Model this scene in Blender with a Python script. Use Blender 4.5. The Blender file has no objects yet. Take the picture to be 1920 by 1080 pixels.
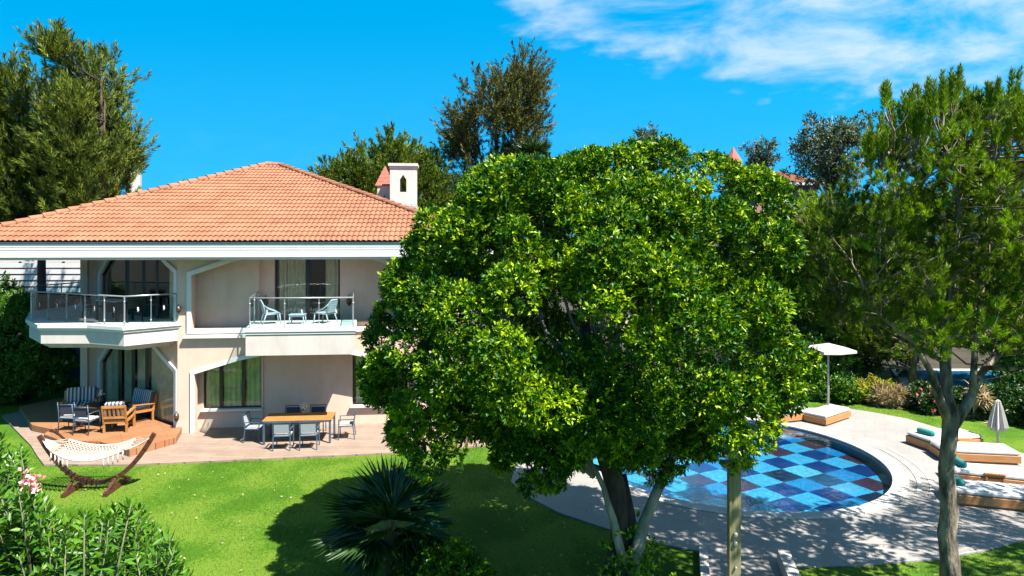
import bpy, math, random
import numpy as np
from mathutils import Vector, Matrix, geometry
random.seed(7)
rng = np.random.default_rng(11)
SC = bpy.context.scene
R = math.radians
# ------------------------------------------------------------------ camera
HC = 6.5                                   # eye height above the lawn (an upper terrace)
cam_d = bpy.data.cameras.new('camera'); cam = bpy.data.objects.new('camera', cam_d)
SC.collection.objects.link(cam); SC.camera = cam
cam.location = (0, 0, HC); cam.rotation_euler = (R(90), 0, 0)
cam_d.sensor_width = 36; cam_d.lens = 24.0; cam_d.shift_y = -97 / 1920
cam_d.clip_start = 0.1; cam_d.clip_end = 3000
# ------------------------------------------------------------------ sun and sky
SUN = Vector((0.52, -0.415, 1.0)).normalized()
sd = bpy.data.lights.new('sun', 'SUN'); sun = bpy.data.objects.new('sun', sd)
SC.collection.objects.link(sun)
sd.energy = 5.0; sd.angle = R(0.5); sd.color = (1.0, 0.95, 0.88)
sun.rotation_euler = (-SUN).to_track_quat('-Z', 'Y').to_euler()
SC.view_settings.view_transform = 'Standard'; SC.view_settings.look = 'None'
SC.view_settings.gamma = 1.0; SC.view_settings.exposure = 1.75
W_ = bpy.data.worlds.new('World'); SC.world = W_; W_.use_nodes = True
def build_world():
    nt = W_.node_tree; nt.nodes.clear(); N = nt.nodes.new; K = nt.links.new
    out = N('ShaderNodeOutputWorld'); bg = N('ShaderNodeBackground'); bg.inputs[1].default_value = 0.070
    sky = N('ShaderNodeTexSky'); sky.sky_type = 'NISHITA'; sky.sun_disc = False
    sky.sun_elevation = math.asin(SUN.z); sky.sun_rotation = math.atan2(SUN.x, SUN.y)
    sky.air_density = 1.0; sky.dust_density = 0.0; sky.ozone_density = 3.0
    hs = N('ShaderNodeHueSaturation'); hs.inputs['Saturation'].default_value = 1.75; hs.inputs['Hue'].default_value = 0.475
    hs.inputs['Value'].default_value = 1.35
    K(sky.outputs[0], hs.inputs['Color'])
    tc = N('ShaderNodeTexCoord'); sp = N('ShaderNodeSeparateXYZ'); K(tc.outputs['Generated'], sp.inputs[0])
    # deep clear air right down to the horizon: look the sky up a little higher than the true direction
    ma = N('ShaderNodeVectorMath'); ma.operation = 'MULTIPLY_ADD'; K(tc.outputs['Generated'], ma.inputs[0]); ma.inputs[1].default_value = (1, 1, .8); ma.inputs[2].default_value = (0, 0, .42)
    nv = N('ShaderNodeVectorMath'); nv.operation = 'NORMALIZE'; K(ma.outputs[0], nv.inputs[0]); K(nv.outputs[0], sky.inputs['Vector'])
    def M(op, a, b=None, c=None):
        m = N('ShaderNodeMath'); m.operation = op
        for i, v in enumerate((a, b, c)):
            if v is None: continue
            if isinstance(v, (int, float)): m.inputs[i].default_value = v
            else: K(v, m.inputs[i])
        return m.outputs[0]
    y = M('MAXIMUM', sp.outputs[1], 0.05)
    u = M('DIVIDE', sp.outputs[0], y); v = M('DIVIDE', sp.outputs[2], y)
    lower = M('MAXIMUM', M('SUBTRACT', 0.30, M('MULTIPLY', u, 0.27)), 0.198)
    def sm(x, a, b):
        r = N('ShaderNodeMapRange'); r.interpolation_type = 'SMOOTHSTEP'
        K(x, r.inputs[0]); r.inputs[1].default_value = a; r.inputs[2].default_value = b
        return r.outputs[0]
    d = M('SUBTRACT', v, lower)
    cb = N('ShaderNodeCombineXYZ')
    K(M('ADD', M('MULTIPLY', u, 2.2), M('MULTIPLY', v, 2.0)), cb.inputs[0]); K(M('SUBTRACT', M('MULTIPLY', v, 6.0), M('MULTIPLY', u, 1.2)), cb.inputs[1])
    n1 = N('ShaderNodeTexNoise'); n1.inputs['Scale'].default_value = 2.1; n1.inputs['Detail'].default_value = 9; n1.inputs['Roughness'].default_value = 0.6
    n1.inputs['Distortion'].default_value = 0.35
    K(cb.outputs[0], n1.inputs['Vector'])
    n2 = N('ShaderNodeTexNoise'); n2.inputs['Scale'].default_value = 6; n2.inputs['Detail'].default_value = 6
    K(cb.outputs[0], n2.inputs['Vector'])
    edge = M('ADD', d, M('MULTIPLY', M('SUBTRACT', n2.outputs[0], 0.5), 0.13))
    left = M('ADD', u, M('MULTIPLY', M('SUBTRACT', n2.outputs[0], 0.5), 0.10))
    mask = M('MULTIPLY', sm(edge, -0.005, 0.05), sm(left, -0.02, 0.03))
    cl = M('MULTIPLY', mask, M('MULTIPLY', sm(n1.outputs[0], 0.30, 0.74), 0.88))
    # faint veils lower down
    veil = M('MULTIPLY', sm(n2.outputs[0], 0.45, 0.75), M('MULTIPLY', sm(v, 0.28, 0.02), 0.02))
    fac = M('MAXIMUM', cl, M('ADD', veil, M('MULTIPLY', sm(v, 0.34, 0.0), 0.05)))
    cc = N('ShaderNodeCombineColor'); cc.inputs[0].default_value = 3.6; cc.inputs[1].default_value = 4.2; cc.inputs[2].default_value = 4.6
    zr = N('ShaderNodeMapRange'); zr.interpolation_type = 'SMOOTHSTEP'; K(sp.outputs[2], zr.inputs[0]); zr.inputs[1].default_value = .33; zr.inputs[2].default_value = .95; zr.inputs[3].default_value = 1.0; zr.inputs[4].default_value = .42
    zm = N('ShaderNodeVectorMath'); zm.operation = 'SCALE'; K(hs.outputs[0], zm.inputs[0]); K(zr.outputs[0], zm.inputs['Scale'])
    mx = N('ShaderNodeMix'); mx.data_type = 'RGBA'; K(fac, mx.inputs[0]); K(zm.outputs[0], mx.inputs[6]); K(cc.outputs[0], mx.inputs[7])
    K(mx.outputs[2], bg.inputs[0]); K(bg.outputs[0], out.inputs[0])
build_world()

# ------------------------------------------------------------------ helpers
def G(px, py, h=0.0):
    """point at height h on the sight line measured in the photograph"""
    Y = 1280 * (HC - h) / (py - 443)
    return Vector(((px - 960) / 1280 * Y, Y, h))
def at(px, Y, h=0.0):
    return Vector(((px - 960) / 1280 * Y, Y, h))
def hz(py, Y): return HC - (py - 443) / 1280 * Y

def tag(o, label=None, cat=None, group=None, kind=None):
    if label: o['label'] = label
    if cat: o['category'] = cat
    if group: o['group'] = group
    if kind: o['kind'] = kind
    return o
def empty(name, loc=(0, 0, 0), rz=0.0, label=None, cat=None, group=None):
    o = bpy.data.objects.new(name, None); SC.collection.objects.link(o)
    o.location = loc; o.rotation_euler = (0, 0, rz); o.empty_display_size = 0.2
    return tag(o, label, cat, group)
def dup(o, parent=None):
    c = o.copy(); SC.collection.objects.link(c)
    if parent is not None: c.parent = parent
    for ch in list(o.children): dup(ch, c)
    return c

class MB:
    def __init__(s): s.v = []; s.f = []; s.sm = []
    def add(s, vs, fs, smooth=False):
        b = len(s.v); s.v += [tuple(v) for v in vs]
        for f in fs: s.f.append([b + i for i in f]); s.sm.append(smooth)
        return s
    def box(s, c, d, rz=0.0, rx=0.0, ry=0.0, bev=0.0):
        x, y, z = [k / 2 for k in d]
        M = Matrix.Translation(c) @ Matrix.Rotation(rz, 4, 'Z') @ Matrix.Rotation(ry, 4, 'Y') @ Matrix.Rotation(rx, 4, 'X')
        if bev > 0:
            b = min(bev, x * .45, y * .45, z * .9)
            vs = []
            for zz, ins in ((-z, b), (-z + b, 0), (z - b, 0), (z, b)):
                for sx, sy in ((-1, -1), (1, -1), (1, 1), (-1, 1)):
                    vs.append((sx * (x - ins), sy * (y - ins), zz))
            fs = [(3, 2, 1, 0), (12, 13, 14, 15)]
            for k in range(3):
                for i in range(4):
                    j = (i + 1) % 4
                    fs.append((k * 4 + i, k * 4 + j, k * 4 + 4 + j, k * 4 + 4 + i))
        else:
            vs = [(sx * x, sy * y, sz * z) for sz in (-1, 1) for sx, sy in ((-1, -1), (1, -1), (1, 1), (-1, 1))]
            fs = [(3, 2, 1, 0), (4, 5, 6, 7), (0, 1, 5, 4), (1, 2, 6, 5), (2, 3, 7, 6), (3, 0, 4, 7)]
        return s.add([M @ Vector(v) for v in vs], fs)
    def bar(s, a, b, w, h):
        a = Vector(a); b = Vector(b); d = b - a; L = d.length; d.normalize()
        up = Vector((0, 0, 1)) if abs(d.z) < .95 else Vector((0, 1, 0))
        sd_ = d.cross(up).normalized(); u2 = sd_.cross(d)
        vs = [p + sd_ * (sx * w / 2) + u2 * (sz * h / 2) for p in (a, b) for sx, sz in ((-1, -1), (1, -1), (1, 1), (-1, 1))]
        return s.add(vs, [(0, 1, 2, 3), (7, 6, 5, 4), (0, 4, 5, 1), (1, 5, 6, 2), (2, 6, 7, 3), (3, 7, 4, 0)])
    def tube(s, path, rad, n=8, cap=True, jit=0.0, smooth=True):
        path = [Vector(p) for p in path]
        if not hasattr(rad, '__len__'): rad = [rad] * len(path)
        vs = []; prev = None
        for i, p in enumerate(path):
            a = path[max(i - 1, 0)]; b = path[min(i + 1, len(path) - 1)]
            d = (b - a).normalized() if (b - a).length > 1e-9 else Vector((0, 0, 1))
            if prev is None: q = d.orthogonal().normalized()
            else:
                q = prev - d * prev.dot(d); q = q.normalized() if q.length > 1e-6 else d.orthogonal().normalized()
            prev = q; r2 = d.cross(q)
            for k in range(n):
                t = 2 * math.pi * k / n; rr = rad[i] * (1 + random.uniform(-jit, jit))
                vs.append(p + (q * math.cos(t) + r2 * math.sin(t)) * rr)
        fs = []
        for i in range(len(path) - 1):
            for k in range(n):
                a = i * n + k; b = i * n + (k + 1) % n
                fs.append((a, b, b + n, a + n))
        if cap:
            fs.append(tuple(range(n))[::-1]); m = (len(path) - 1) * n; fs.append(tuple(range(m, m + n)))
        return s.add(vs, fs, smooth)
    def prism(s, poly, z0, z1, smooth=False):
        """poly: list of (x,y)"""
        n = len(poly); vs = [(x, y, z0) for x, y in poly] + [(x, y, z1) for x, y in poly]
        tri = geometry.tessellate_polygon([[Vector((x, y, 0)) for x, y in poly]])
        area = sum(poly[i][0] * poly[(i + 1) % n][1] - poly[(i + 1) % n][0] * poly[i][1] for i in range(n))
        fs = []
        for a, b, c in tri:
            A, B, C_ = [Vector((*poly[k], 0)) for k in (a, b, c)]
            if (B - A).cross(C_ - A).z < 0: a, b, c = c, b, a
            fs.append((a + n, b + n, c + n)); fs.append((c, b, a))
        for i in range(n):
            j = (i + 1) % n
            fs.append((i, j, j + n, i + n) if area > 0 else (j, i, i + n, j + n))
        return s.add(vs, fs, smooth)
    def panel(s, outline, holes, org, d, th, off=0.0):
        """vertical slab: outline/holes in (along, z); org plan point, d plan direction; thickness goes behind"""
        d = Vector((d[0], d[1])).normalized(); nr = Vector((-d.y, d.x)); org = Vector((org[0], org[1]))
        loops = [outline] + holes
        flat = [p for l in loops for p in l]; n = len(flat)
        tri = geometry.tessellate_polygon([[Vector((x, z, 0)) for x, z in l] for l in loops])
        def P(x, z, t):
            q = org + d * x + nr * t; return (q.x, q.y, z)
        vs = [P(x, z, off) for x, z in flat] + [P(x, z, off + th) for x, z in flat]
        fs = []
        for a, b, c in tri:
            A, B, C_ = [Vector((*flat[k], 0)) for k in (a, b, c)]
            if (B - A).cross(C_ - A).z < 0: a, b, c = c, b, a
            fs.append((a, b, c)); fs.append((c + n, b + n, a + n))
        o = 0
        for l in loops:
            m = len(l)
            for i in range(m):
                j = (i + 1) % m; fs.append((o + i, o + i + n, o + j + n, o + j))
            o += m
        return s.add(vs, fs)
    def sphere(s, c, r, nu=10, nv=7, sc=(1, 1, 1), jit=0.0):
        c = Vector(c); vs = []
        for i in range(nv + 1):
            ph = math.pi * i / nv
            for k in range(nu):
                t = 2 * math.pi * k / nu; rr = r * (1 + random.uniform(-jit, jit))
                vs.append(c + Vector((rr * sc[0] * math.sin(ph) * math.cos(t), rr * sc[1] * math.sin(ph) * math.sin(t), rr * sc[2] * math.cos(ph))))
        fs = []
        for i in range(nv):
            for k in range(nu):
                k2 = (k + 1) % nu
                fs.append((i * nu + k, (i + 1) * nu + k, (i + 1) * nu + k2, i * nu + k2))
        return s.add(vs, fs, True)
    def lathe(s, c, prof, n=16, smooth=True):
        c = Vector(c); vs = []
        for r, z in prof:
            for k in range(n):
                t = 2 * math.pi * k / n; vs.append(c + Vector((r * math.cos(t), r * math.sin(t), z)))
        fs = []
        for i in range(len(prof) - 1):
            for k in range(n):
                k2 = (k + 1) % n; fs.append((i * n + k, i * n + k2, (i + 1) * n + k2, (i + 1) * n + k))
        return s.add(vs, fs, smooth)
    def build(s, name, mat, parent=None, loc=None):
        me = bpy.data.meshes.new(name); me.from_pydata(s.v, [], s.f); me.update()
        me.polygons.foreach_set('use_smooth', s.sm)
        mats = mat if isinstance(mat, (list, tuple)) else [mat]
        for m in mats: me.materials.append(m)
        o = bpy.data.objects.new(name, me); SC.collection.objects.link(o)
        if parent is not None: o.parent = parent
        if loc is not None: o.location = loc
        return o

# ------------------------------------------------------------------ materials
def new_mat(name):
    m = bpy.data.materials.new(name); m.use_nodes = True; nt = m.node_tree; nt.nodes.clear()
    return m, nt, nt.nodes.new, nt.links.new
ALB = 0.51   # the picture is exposed bright, so surface albedos stay moderate
def pm(name, c1, c2=None, scale=5.0, rough=0.6, bump=0.0, bscale=None, metal=0.0, detail=4, stretch=(1, 1, 1), lo=0.35, hi=0.65, spec=0.5, dist=0.02, streak=0.0):
    m, nt, N, K = new_mat(name); c2 = c2 or tuple(min(1, k * 1.12) for k in c1); c1 = tuple(k * ALB for k in c1); c2 = tuple(k * ALB for k in c2)
    out = N('ShaderNodeOutputMaterial'); b = N('ShaderNodeBsdfPrincipled'); K(b.outputs[0], out.inputs[0])
    b.inputs['Roughness'].default_value = rough; b.inputs['Metallic'].default_value = metal
    b.inputs['Specular IOR Level'].default_value = spec
    tc = N('ShaderNodeTexCoord'); mp = N('ShaderNodeMapping'); mp.inputs['Scale'].default_value = stretch
    K(tc.outputs['Object'], mp.inputs[0])
    n = N('ShaderNodeTexNoise'); n.inputs['Scale'].default_value = scale; n.inputs['Detail'].default_value = detail
    K(mp.outputs[0], n.inputs['Vector'])
    r = N('ShaderNodeValToRGB'); r.color_ramp.elements[0].position = lo; r.color_ramp.elements[1].position = hi
    r.color_ramp.elements[0].color = (*c1, 1); r.color_ramp.elements[1].color = (*(c2 or tuple(min(1, k * 1.12) for k in c1)), 1)
    K(n.outputs[0], r.inputs[0]); K(r.outputs[0], b.inputs['Base Color'])
    if streak:
        m3 = N('ShaderNodeMapping'); m3.inputs['Scale'].default_value = (1.7, 1.7, .5); K(tc.outputs['Object'], m3.inputs[0])
        n3 = N('ShaderNodeTexNoise'); n3.inputs['Scale'].default_value = 1.6; n3.inputs['Detail'].default_value = 7; n3.inputs['Roughness'].default_value = .7; K(m3.outputs[0], n3.inputs['Vector'])
        q3 = N('ShaderNodeMapRange'); K(n3.outputs[0], q3.inputs[0]); q3.inputs[1].default_value = .46; q3.inputs[2].default_value = .74; q3.inputs[3].default_value = 1; q3.inputs[4].default_value = 1 - streak
        x3 = N('ShaderNodeMix'); x3.data_type = 'RGBA'; x3.blend_type = 'MULTIPLY'; x3.inputs[0].default_value = 1; K(r.outputs[0], x3.inputs[6]); K(q3.outputs[0], x3.inputs[7]); K(x3.outputs[2], b.inputs['Base Color'])
    if bump:
        n2 = N('ShaderNodeTexNoise'); n2.inputs['Scale'].default_value = bscale or scale * 4; n2.inputs['Detail'].default_value = 5
        K(mp.outputs[0], n2.inputs['Vector'])
        bp = N('ShaderNodeBump'); bp.inputs['Strength'].default_value = bump; bp.inputs['Distance'].default_value = dist
        K(n2.outputs[0], bp.inputs['Height']); K(bp.outputs[0], b.inputs['Normal'])
    return m
def leaf_mat(name, dark, mid, light, rough=0.42, trans=0.3, spec=0.5):
    m, nt, N, K = new_mat(name)
    out = N('ShaderNodeOutputMaterial'); b = N('ShaderNodeBsdfPrincipled')
    b.inputs['Roughness'].default_value = rough; b.inputs['Specular IOR Level'].default_value = spec
    a = N('ShaderNodeAttribute'); a.attribute_name = 'tint'
    r = N('ShaderNodeValToRGB'); e = r.color_ramp.elements
    e[0].color = (*dark, 1); e[1].color = (*light, 1); k = r.color_ramp.elements.new(0.5); k.color = (*mid, 1)
    K(a.outputs['Fac'], r.inputs[0]); K(r.outputs[0], b.inputs['Base Color'])
    t = N('ShaderNodeBsdfTranslucent')
    mu = N('ShaderNodeMix'); mu.data_type = 'RGBA'; mu.blend_type = 'MULTIPLY'; mu.inputs[0].default_value = 1.0
    K(r.outputs[0], mu.inputs[6]); mu.inputs[7].default_value = (1.25, 1.25, 0.4, 1); K(mu.outputs[2], t.inputs['Color'])
    mx = N('ShaderNodeMixShader'); mx.inputs[0].default_value = trans
    K(b.outputs[0], mx.inputs[1]); K(t.outputs[0], mx.inputs[2]); K(mx.outputs[0], out.inputs[0])
    return m
def glass_mat(name, tint, refl=0.08, bumpy=0.0):
    m, nt, N, K = new_mat(name)
    out = N('ShaderNodeOutputMaterial'); tr = N('ShaderNodeBsdfTransparent'); tr.inputs[0].default_value = (*tint, 1)
    gl = N('ShaderNodeBsdfGlossy'); gl.inputs['Roughness'].default_value = 0.01; gl.inputs[0].default_value = (.95, .97, 1, 1)
    fr = N('ShaderNodeFresnel'); fr.inputs[0].default_value = 1.45
    ad = N('ShaderNodeMath'); ad.operation = 'ADD'; ad.use_clamp = True; K(fr.outputs[0], ad.inputs[0]); ad.inputs[1].default_value = refl
    ge = N('ShaderNodeNewGeometry'); iv = N('ShaderNodeMath'); iv.operation = 'SUBTRACT'; iv.inputs[0].default_value = 1; K(ge.outputs['Backfacing'], iv.inputs[1])
    mm = N('ShaderNodeMath'); mm.operation = 'MULTIPLY'; K(ad.outputs[0], mm.inputs[0]); K(iv.outputs[0], mm.inputs[1]); ad = mm
    mx = N('ShaderNodeMixShader'); K(ad.outputs[0], mx.inputs[0]); K(tr.outputs[0], mx.inputs[1]); K(gl.outputs[0], mx.inputs[2]); K(mx.outputs[0], out.inputs[0])
    if bumpy:
        tc = N('ShaderNodeTexCoord'); n = N('ShaderNodeTexNoise'); n.inputs['Scale'].default_value = 1.2
        K(tc.outputs['Object'], n.inputs['Vector']); bp = N('ShaderNodeBump'); bp.inputs['Strength'].default_value = bumpy; bp.inputs['Distance'].default_value = 0.02
        K(n.outputs[0], bp.inputs['Height']); K(bp.outputs[0], gl.inputs['Normal'])
    return m

M_wall = pm('plaster_cream', (.96, .67, .52), (1.0, .73, .58), 1.4, .85, .25, 40, dist=.004, streak=.13)
M_trim = pm('white_trim_paint', (.98, .96, .93), (1.0, .99, .96), 2.0, .6, .05, 30, dist=.003, streak=.08)
M_wallwhite = pm('white_plaster', (.84, .75, .69), (.90, .81, .75), 1.2, .85, .2, 30, dist=.004, streak=.14)
M_gutter = pm('grey_gutter', (.20, .24, .28), (.26, .30, .34), 4, .4)
M_frame = pm('dark_brown_aluminium', (.018, .012, .010), (.03, .02, .016), 6, .35)
M_curtain = pm('beige_curtain', (.80, .70, .46), (.95, .85, .60), 4, .9)
M_curtain_lawnrefl = pm('curtain_lawn_reflection', (.60, .78, .30), (.80, .95, .48), 4, .9)  # the lawn's green reflection is put into this curtain colour
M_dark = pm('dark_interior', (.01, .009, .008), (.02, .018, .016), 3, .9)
M_win = glass_mat('window_glass', (.90, .92, .90), .035, .08)
M_glass = glass_mat('railing_glass', (.80, .90, .90), .03)
M_steel = pm('brushed_steel', (.62, .64, .66), (.72, .74, .76), 20, .3, metal=.6)
M_steelblue = pm('blue_grey_metal', (.06, .11, .17), (.085, .14, .21), 10, .4)
M_sling = pm('grey_sling_fabric', (.42, .46, .50), (.52, .56, .60), 60, .8, .3, 200, dist=.002)
M_slingdark = pm('dark_blue_sling', (.03, .04, .075), (.045, .055, .095), 60, .8)
M_teak = pm('teak_wood', (.50, .20, .045), (.66, .30, .08), 3, .5, .2, 30, stretch=(1, 8, 8))
M_bed = pm('orange_cedar', (.55, .235, .07), (.70, .33, .11), 2.5, .55, .2, 20, stretch=(1, 6, 12))
M_teakdark = pm('dark_brown_wood', (.05, .02, .012), (.10, .04, .022), 4, .5, .2, 30, stretch=(1, 6, 6))
M_ham = pm('hammock_stand_wood', (.085, .024, .014), (.15, .045, .026), 4, .5, .2, 20, stretch=(2, 6, 6))
M_rope = pm('cream_rope', (.75, .70, .60), (.84, .80, .72), 20, .9)
M_bead = pm('orange_toggle', (.55, .16, .05), (.6, .2, .06), 10, .5)
M_white = pm('white_cushion', (.78, .78, .78), (.84, .84, .84), 3, .9, .25, 9, dist=.02)
M_teal = pm('teal_towel', (.01, .26, .26), (.02, .36, .34), 30, .95, .4, 120, dist=.004)
M_resin = pm('pale_resin', (.46, .56, .62), (.52, .62, .68), 20, .5)
M_umb = pm('cream_canvas', (.72, .69, .62), (.80, .77, .70), 3, .9)
M_bluecanvas = pm('pale_blue_canvas', (.30, .44, .62), (.42, .56, .72), 2, .8)
M_bark = pm('grey_brown_bark', (.045, .030, .022), (.46, .36, .27), 7, .95, 1.0, 14, stretch=(1, 1, .35), dist=.04)
M_barkpale = pm('pale_bark', (.22, .20, .17), (.44, .40, .34), 5, .9, .6, 18, stretch=(1, 1, .5), dist=.015)
M_barkdark = pm('dark_bark', (.05, .03, .022), (.13, .08, .055), 6, .95, .9, 14, stretch=(1, 1, .3), dist=.03)
M_twig = pm('dry_twig', (.26, .19, .13), (.42, .33, .25), 6, .9)
M_postwood = pm('green_grey_timber', (.20, .19, .07), (.36, .32, .16), 4, .7, .3, 18, stretch=(4, 4, .5))
M_tower = pm('red_clay_tile', (.46, .12, .08), (.58, .18, .12), 6, .8)
M_stone = pm('rough_white_stone', (.50, .48, .46), (.72, .70, .68), 5, .9, .9, 7, dist=.05)
M_black = pm('black_iron', (.012, .010, .010), (.02, .018, .016), 5, .4)
M_amber = pm('amber_glass', (.14, .06, .012), (.2, .09, .02), 8, .2)
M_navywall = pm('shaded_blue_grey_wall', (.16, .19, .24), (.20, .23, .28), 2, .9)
M_kerb = pm('pale_stone_edging', (.60, .57, .52), (.72, .69, .64), 6, .8, .4, 30, dist=.004)
M_flower_w = pm('white_petals', (.80, .80, .72), (.86, .86, .80), 10, .8)
M_petal = leaf_mat('pink_petals', (.75, .14, .22), (.85, .30, .38), (.90, .62, .62), .7, .3)

def stripes_mat(name, c1, c2, freq, axis=0):
    m, nt, N, K = new_mat(name)
    out = N('ShaderNodeOutputMaterial'); b = N('ShaderNodeBsdfPrincipled'); K(b.outputs[0], out.inputs[0]); b.inputs['Roughness'].default_value = .9
    tc = N('ShaderNodeTexCoord'); sp = N('ShaderNodeSeparateXYZ'); K(tc.outputs['Object'], sp.inputs[0])
    mu = N('ShaderNodeMath'); mu.operation = 'MULTIPLY'; K(sp.outputs[axis], mu.inputs[0]); mu.inputs[1].default_value = freq
    fr = N('ShaderNodeMath'); fr.operation = 'FRACT'; K(mu.outputs[0], fr.inputs[0])
    gt = N('ShaderNodeMath'); gt.operation = 'GREATER_THAN'; K(fr.outputs[0], gt.inputs[0]); gt.inputs[1].default_value = .5
    mx = N('ShaderNodeMix'); mx.data_type = 'RGBA'; K(gt.outputs[0], mx.inputs[0]); mx.inputs[6].default_value = (*c1, 1); mx.inputs[7].default_value = (*c2, 1)
    K(mx.outputs[2], b.inputs['Base Color']); return m
M_stripe = stripes_mat('striped_cushion_fabric', (.06, .065, .09), (.40, .39, .38), 9.0)

def roof_mat():
    m, nt, N, K = new_mat('terracotta_roof_tile')
    out = N('ShaderNodeOutputMaterial'); b = N('ShaderNodeBsdfPrincipled'); K(b.outputs[0], out.inputs[0]); b.inputs['Roughness'].default_value = .8
    tc = N('ShaderNodeTexCoord')
    sn = N('ShaderNodeVectorMath'); sn.operation = 'SNAP'; K(tc.outputs['Object'], sn.inputs[0]); sn.inputs[1].default_value = (.33, .36, 50)
    wn = N('ShaderNodeTexWhiteNoise'); K(sn.outputs[0], wn.inputs['Vector'])
    n = N('ShaderNodeTexNoise'); n.inputs['Scale'].default_value = .8; n.inputs['Detail'].default_value = 6; K(tc.outputs['Object'], n.inputs['Vector'])
    ad = N('ShaderNodeMath'); ad.operation = 'MULTIPLY_ADD'; K(wn.outputs['Value'], ad.inputs[0]); ad.inputs[1].default_value = .34; K(n.outputs[0], ad.inputs[2])
    r = N('ShaderNodeValToRGB'); e = r.color_ramp.elements; e[0].position = .25; e[1].position = .95
    e[0].color = (.165, .062, .028, 1); e[1].color = (.27, .112, .056, 1)
    K(ad.outputs[0], r.inputs[0]); K(r.outputs[0], b.inputs['Base Color']); return m
M_roof = roof_mat()

def brick_mat(name, c1, c2, mortar, w, h, ms, rough=.7, rot=0.0, off=.5, bump=.3, noise=.5, msm=.1, nsc=1.5):
    m, nt, N, K = new_mat(name)
    out = N('ShaderNodeOutputMaterial'); b = N('ShaderNodeBsdfPrincipled'); K(b.outputs[0], out.inputs[0]); b.inputs['Roughness'].default_value = rough
    tc = N('ShaderNodeTexCoord'); mp = N('ShaderNodeMapping'); mp.inputs['Rotation'].default_value = (0, 0, rot); K(tc.outputs['Object'], mp.inputs[0])
    br = N('ShaderNodeTexBrick'); K(mp.outputs[0], br.inputs['Vector']); br.inputs['Scale'].default_value = 1.0
    br.inputs['Brick Width'].default_value = w; br.inputs['Row Height'].default_value = h; br.inputs['Mortar Size'].default_value = ms; br.offset = off
    br.inputs['Mortar Smooth'].default_value = msm
    br.inputs['Color1'].default_value = (*c1, 1); br.inputs['Color2'].default_value = (*c2, 1); br.inputs['Mortar'].default_value = (*mortar, 1)
    n = N('ShaderNodeTexNoise'); n.inputs['Scale'].default_value = nsc; n.inputs['Detail'].default_value = 8; n.inputs['Roughness'].default_value = .65; K(tc.outputs['Object'], n.inputs['Vector'])
    mr = N('ShaderNodeMapRange'); K(n.outputs[0], mr.inputs[0]); mr.inputs[1].default_value = .3; mr.inputs[2].default_value = .7; mr.inputs[3].default_value = 1 - noise * .35; mr.inputs[4].default_value = 1 + noise * .15
    mu = N('ShaderNodeMix'); mu.data_type = 'RGBA'; mu.blend_type = 'MULTIPLY'; mu.inputs[0].default_value = 1
    K(br.outputs['Color'], mu.inputs[6]); K(mr.outputs[0], mu.inputs[7]); K(mu.outputs[2], b.inputs['Base Color'])
    bp = N('ShaderNodeBump'); bp.inputs['Strength'].default_value = bump; bp.inputs['Distance'].default_value = .006; bp.invert = True
    K(br.outputs['Fac'], bp.inputs['Height']); K(bp.outputs[0], b.inputs['Normal'])
    return m
M_terrace = brick_mat('pinkish_terrace_board', (0.210, 0.150, 0.110), (0.246, 0.180, 0.137), (0.121, 0.085, 0.063), 2.4, .16, .008, .7, R(5.3), .4, .3, .6)
M_deckwood = brick_mat('orange_decking', (0.256, 0.102, 0.043), (0.251, 0.131, 0.060), (0.094, 0.048, 0.020), 3.0, .13, .008, .6, R(-34), .4, .3, .5)
M_deckriser = pm('decking_riser_wood', (.50, .27, .13), (.62, .36, .19), 3, .7, .2, 20)
M_pooldeck = brick_mat('pale_travertine_paving', (0.218, 0.206, 0.192), (0.232, 0.220, 0.206), (0.172, 0.162, 0.150), .62, .62, .006, .75, R(28), .5, .15, .5, nsc=.9)

def lawn_mat(name='lawn_grass', g=1.0):
    m, nt, N, K = new_mat(name)
    out = N('ShaderNodeOutputMaterial'); b = N('ShaderNodeBsdfPrincipled'); K(b.outputs[0], out.inputs[0]); b.inputs['Roughness'].default_value = .85; b.inputs['Specular IOR Level'].default_value = .15
    tc = N('ShaderNodeTexCoord')
    n1 = N('ShaderNodeTexNoise'); n1.inputs['Scale'].default_value = .55; n1.inputs['Detail'].default_value = 5; K(tc.outputs['Object'], n1.inputs['Vector'])
    n2 = N('ShaderNodeTexNoise'); n2.inputs['Scale'].default_value = 14; n2.inputs['Detail'].default_value = 6; n2.inputs['Roughness'].default_value = .75; K(tc.outputs['Object'], n2.inputs['Vector'])
    ad = N('ShaderNodeMath'); ad.operation = 'ADD'; K(n1.outputs[0], ad.inputs[0]); K(n2.outputs[0], ad.inputs[1])
    r = N('ShaderNodeValToRGB'); e = r.color_ramp.elements; e[0].position = .62; e[1].position = 1.38
    e[0].color = (.034 * g, .088 * g, .002, 1); e[1].color = (.105 * g, .180 * g, .012, 1); k = e.new(.98); k.color = (.052 * g, .135 * g, .004, 1)
    mr = N('ShaderNodeMath'); mr.operation = 'MULTIPLY'; K(ad.outputs[0], mr.inputs[0]); mr.inputs[1].default_value = 1.0
    K(mr.outputs[0], r.inputs[0]); K(r.outputs[0], b.inputs['Base Color'])
    n3 = N('ShaderNodeTexNoise'); n3.inputs['Scale'].default_value = 40; n3.inputs['Detail'].default_value = 4; K(tc.outputs['Object'], n3.inputs['Vector'])
    bp = N('ShaderNodeBump'); bp.inputs['Strength'].default_value = .7; bp.inputs['Distance'].default_value = .03; K(n3.outputs[0], bp.inputs['Height']); K(bp.outputs[0], b.inputs['Normal'])
    return m
M_lawn = lawn_mat(g=.80)

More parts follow.
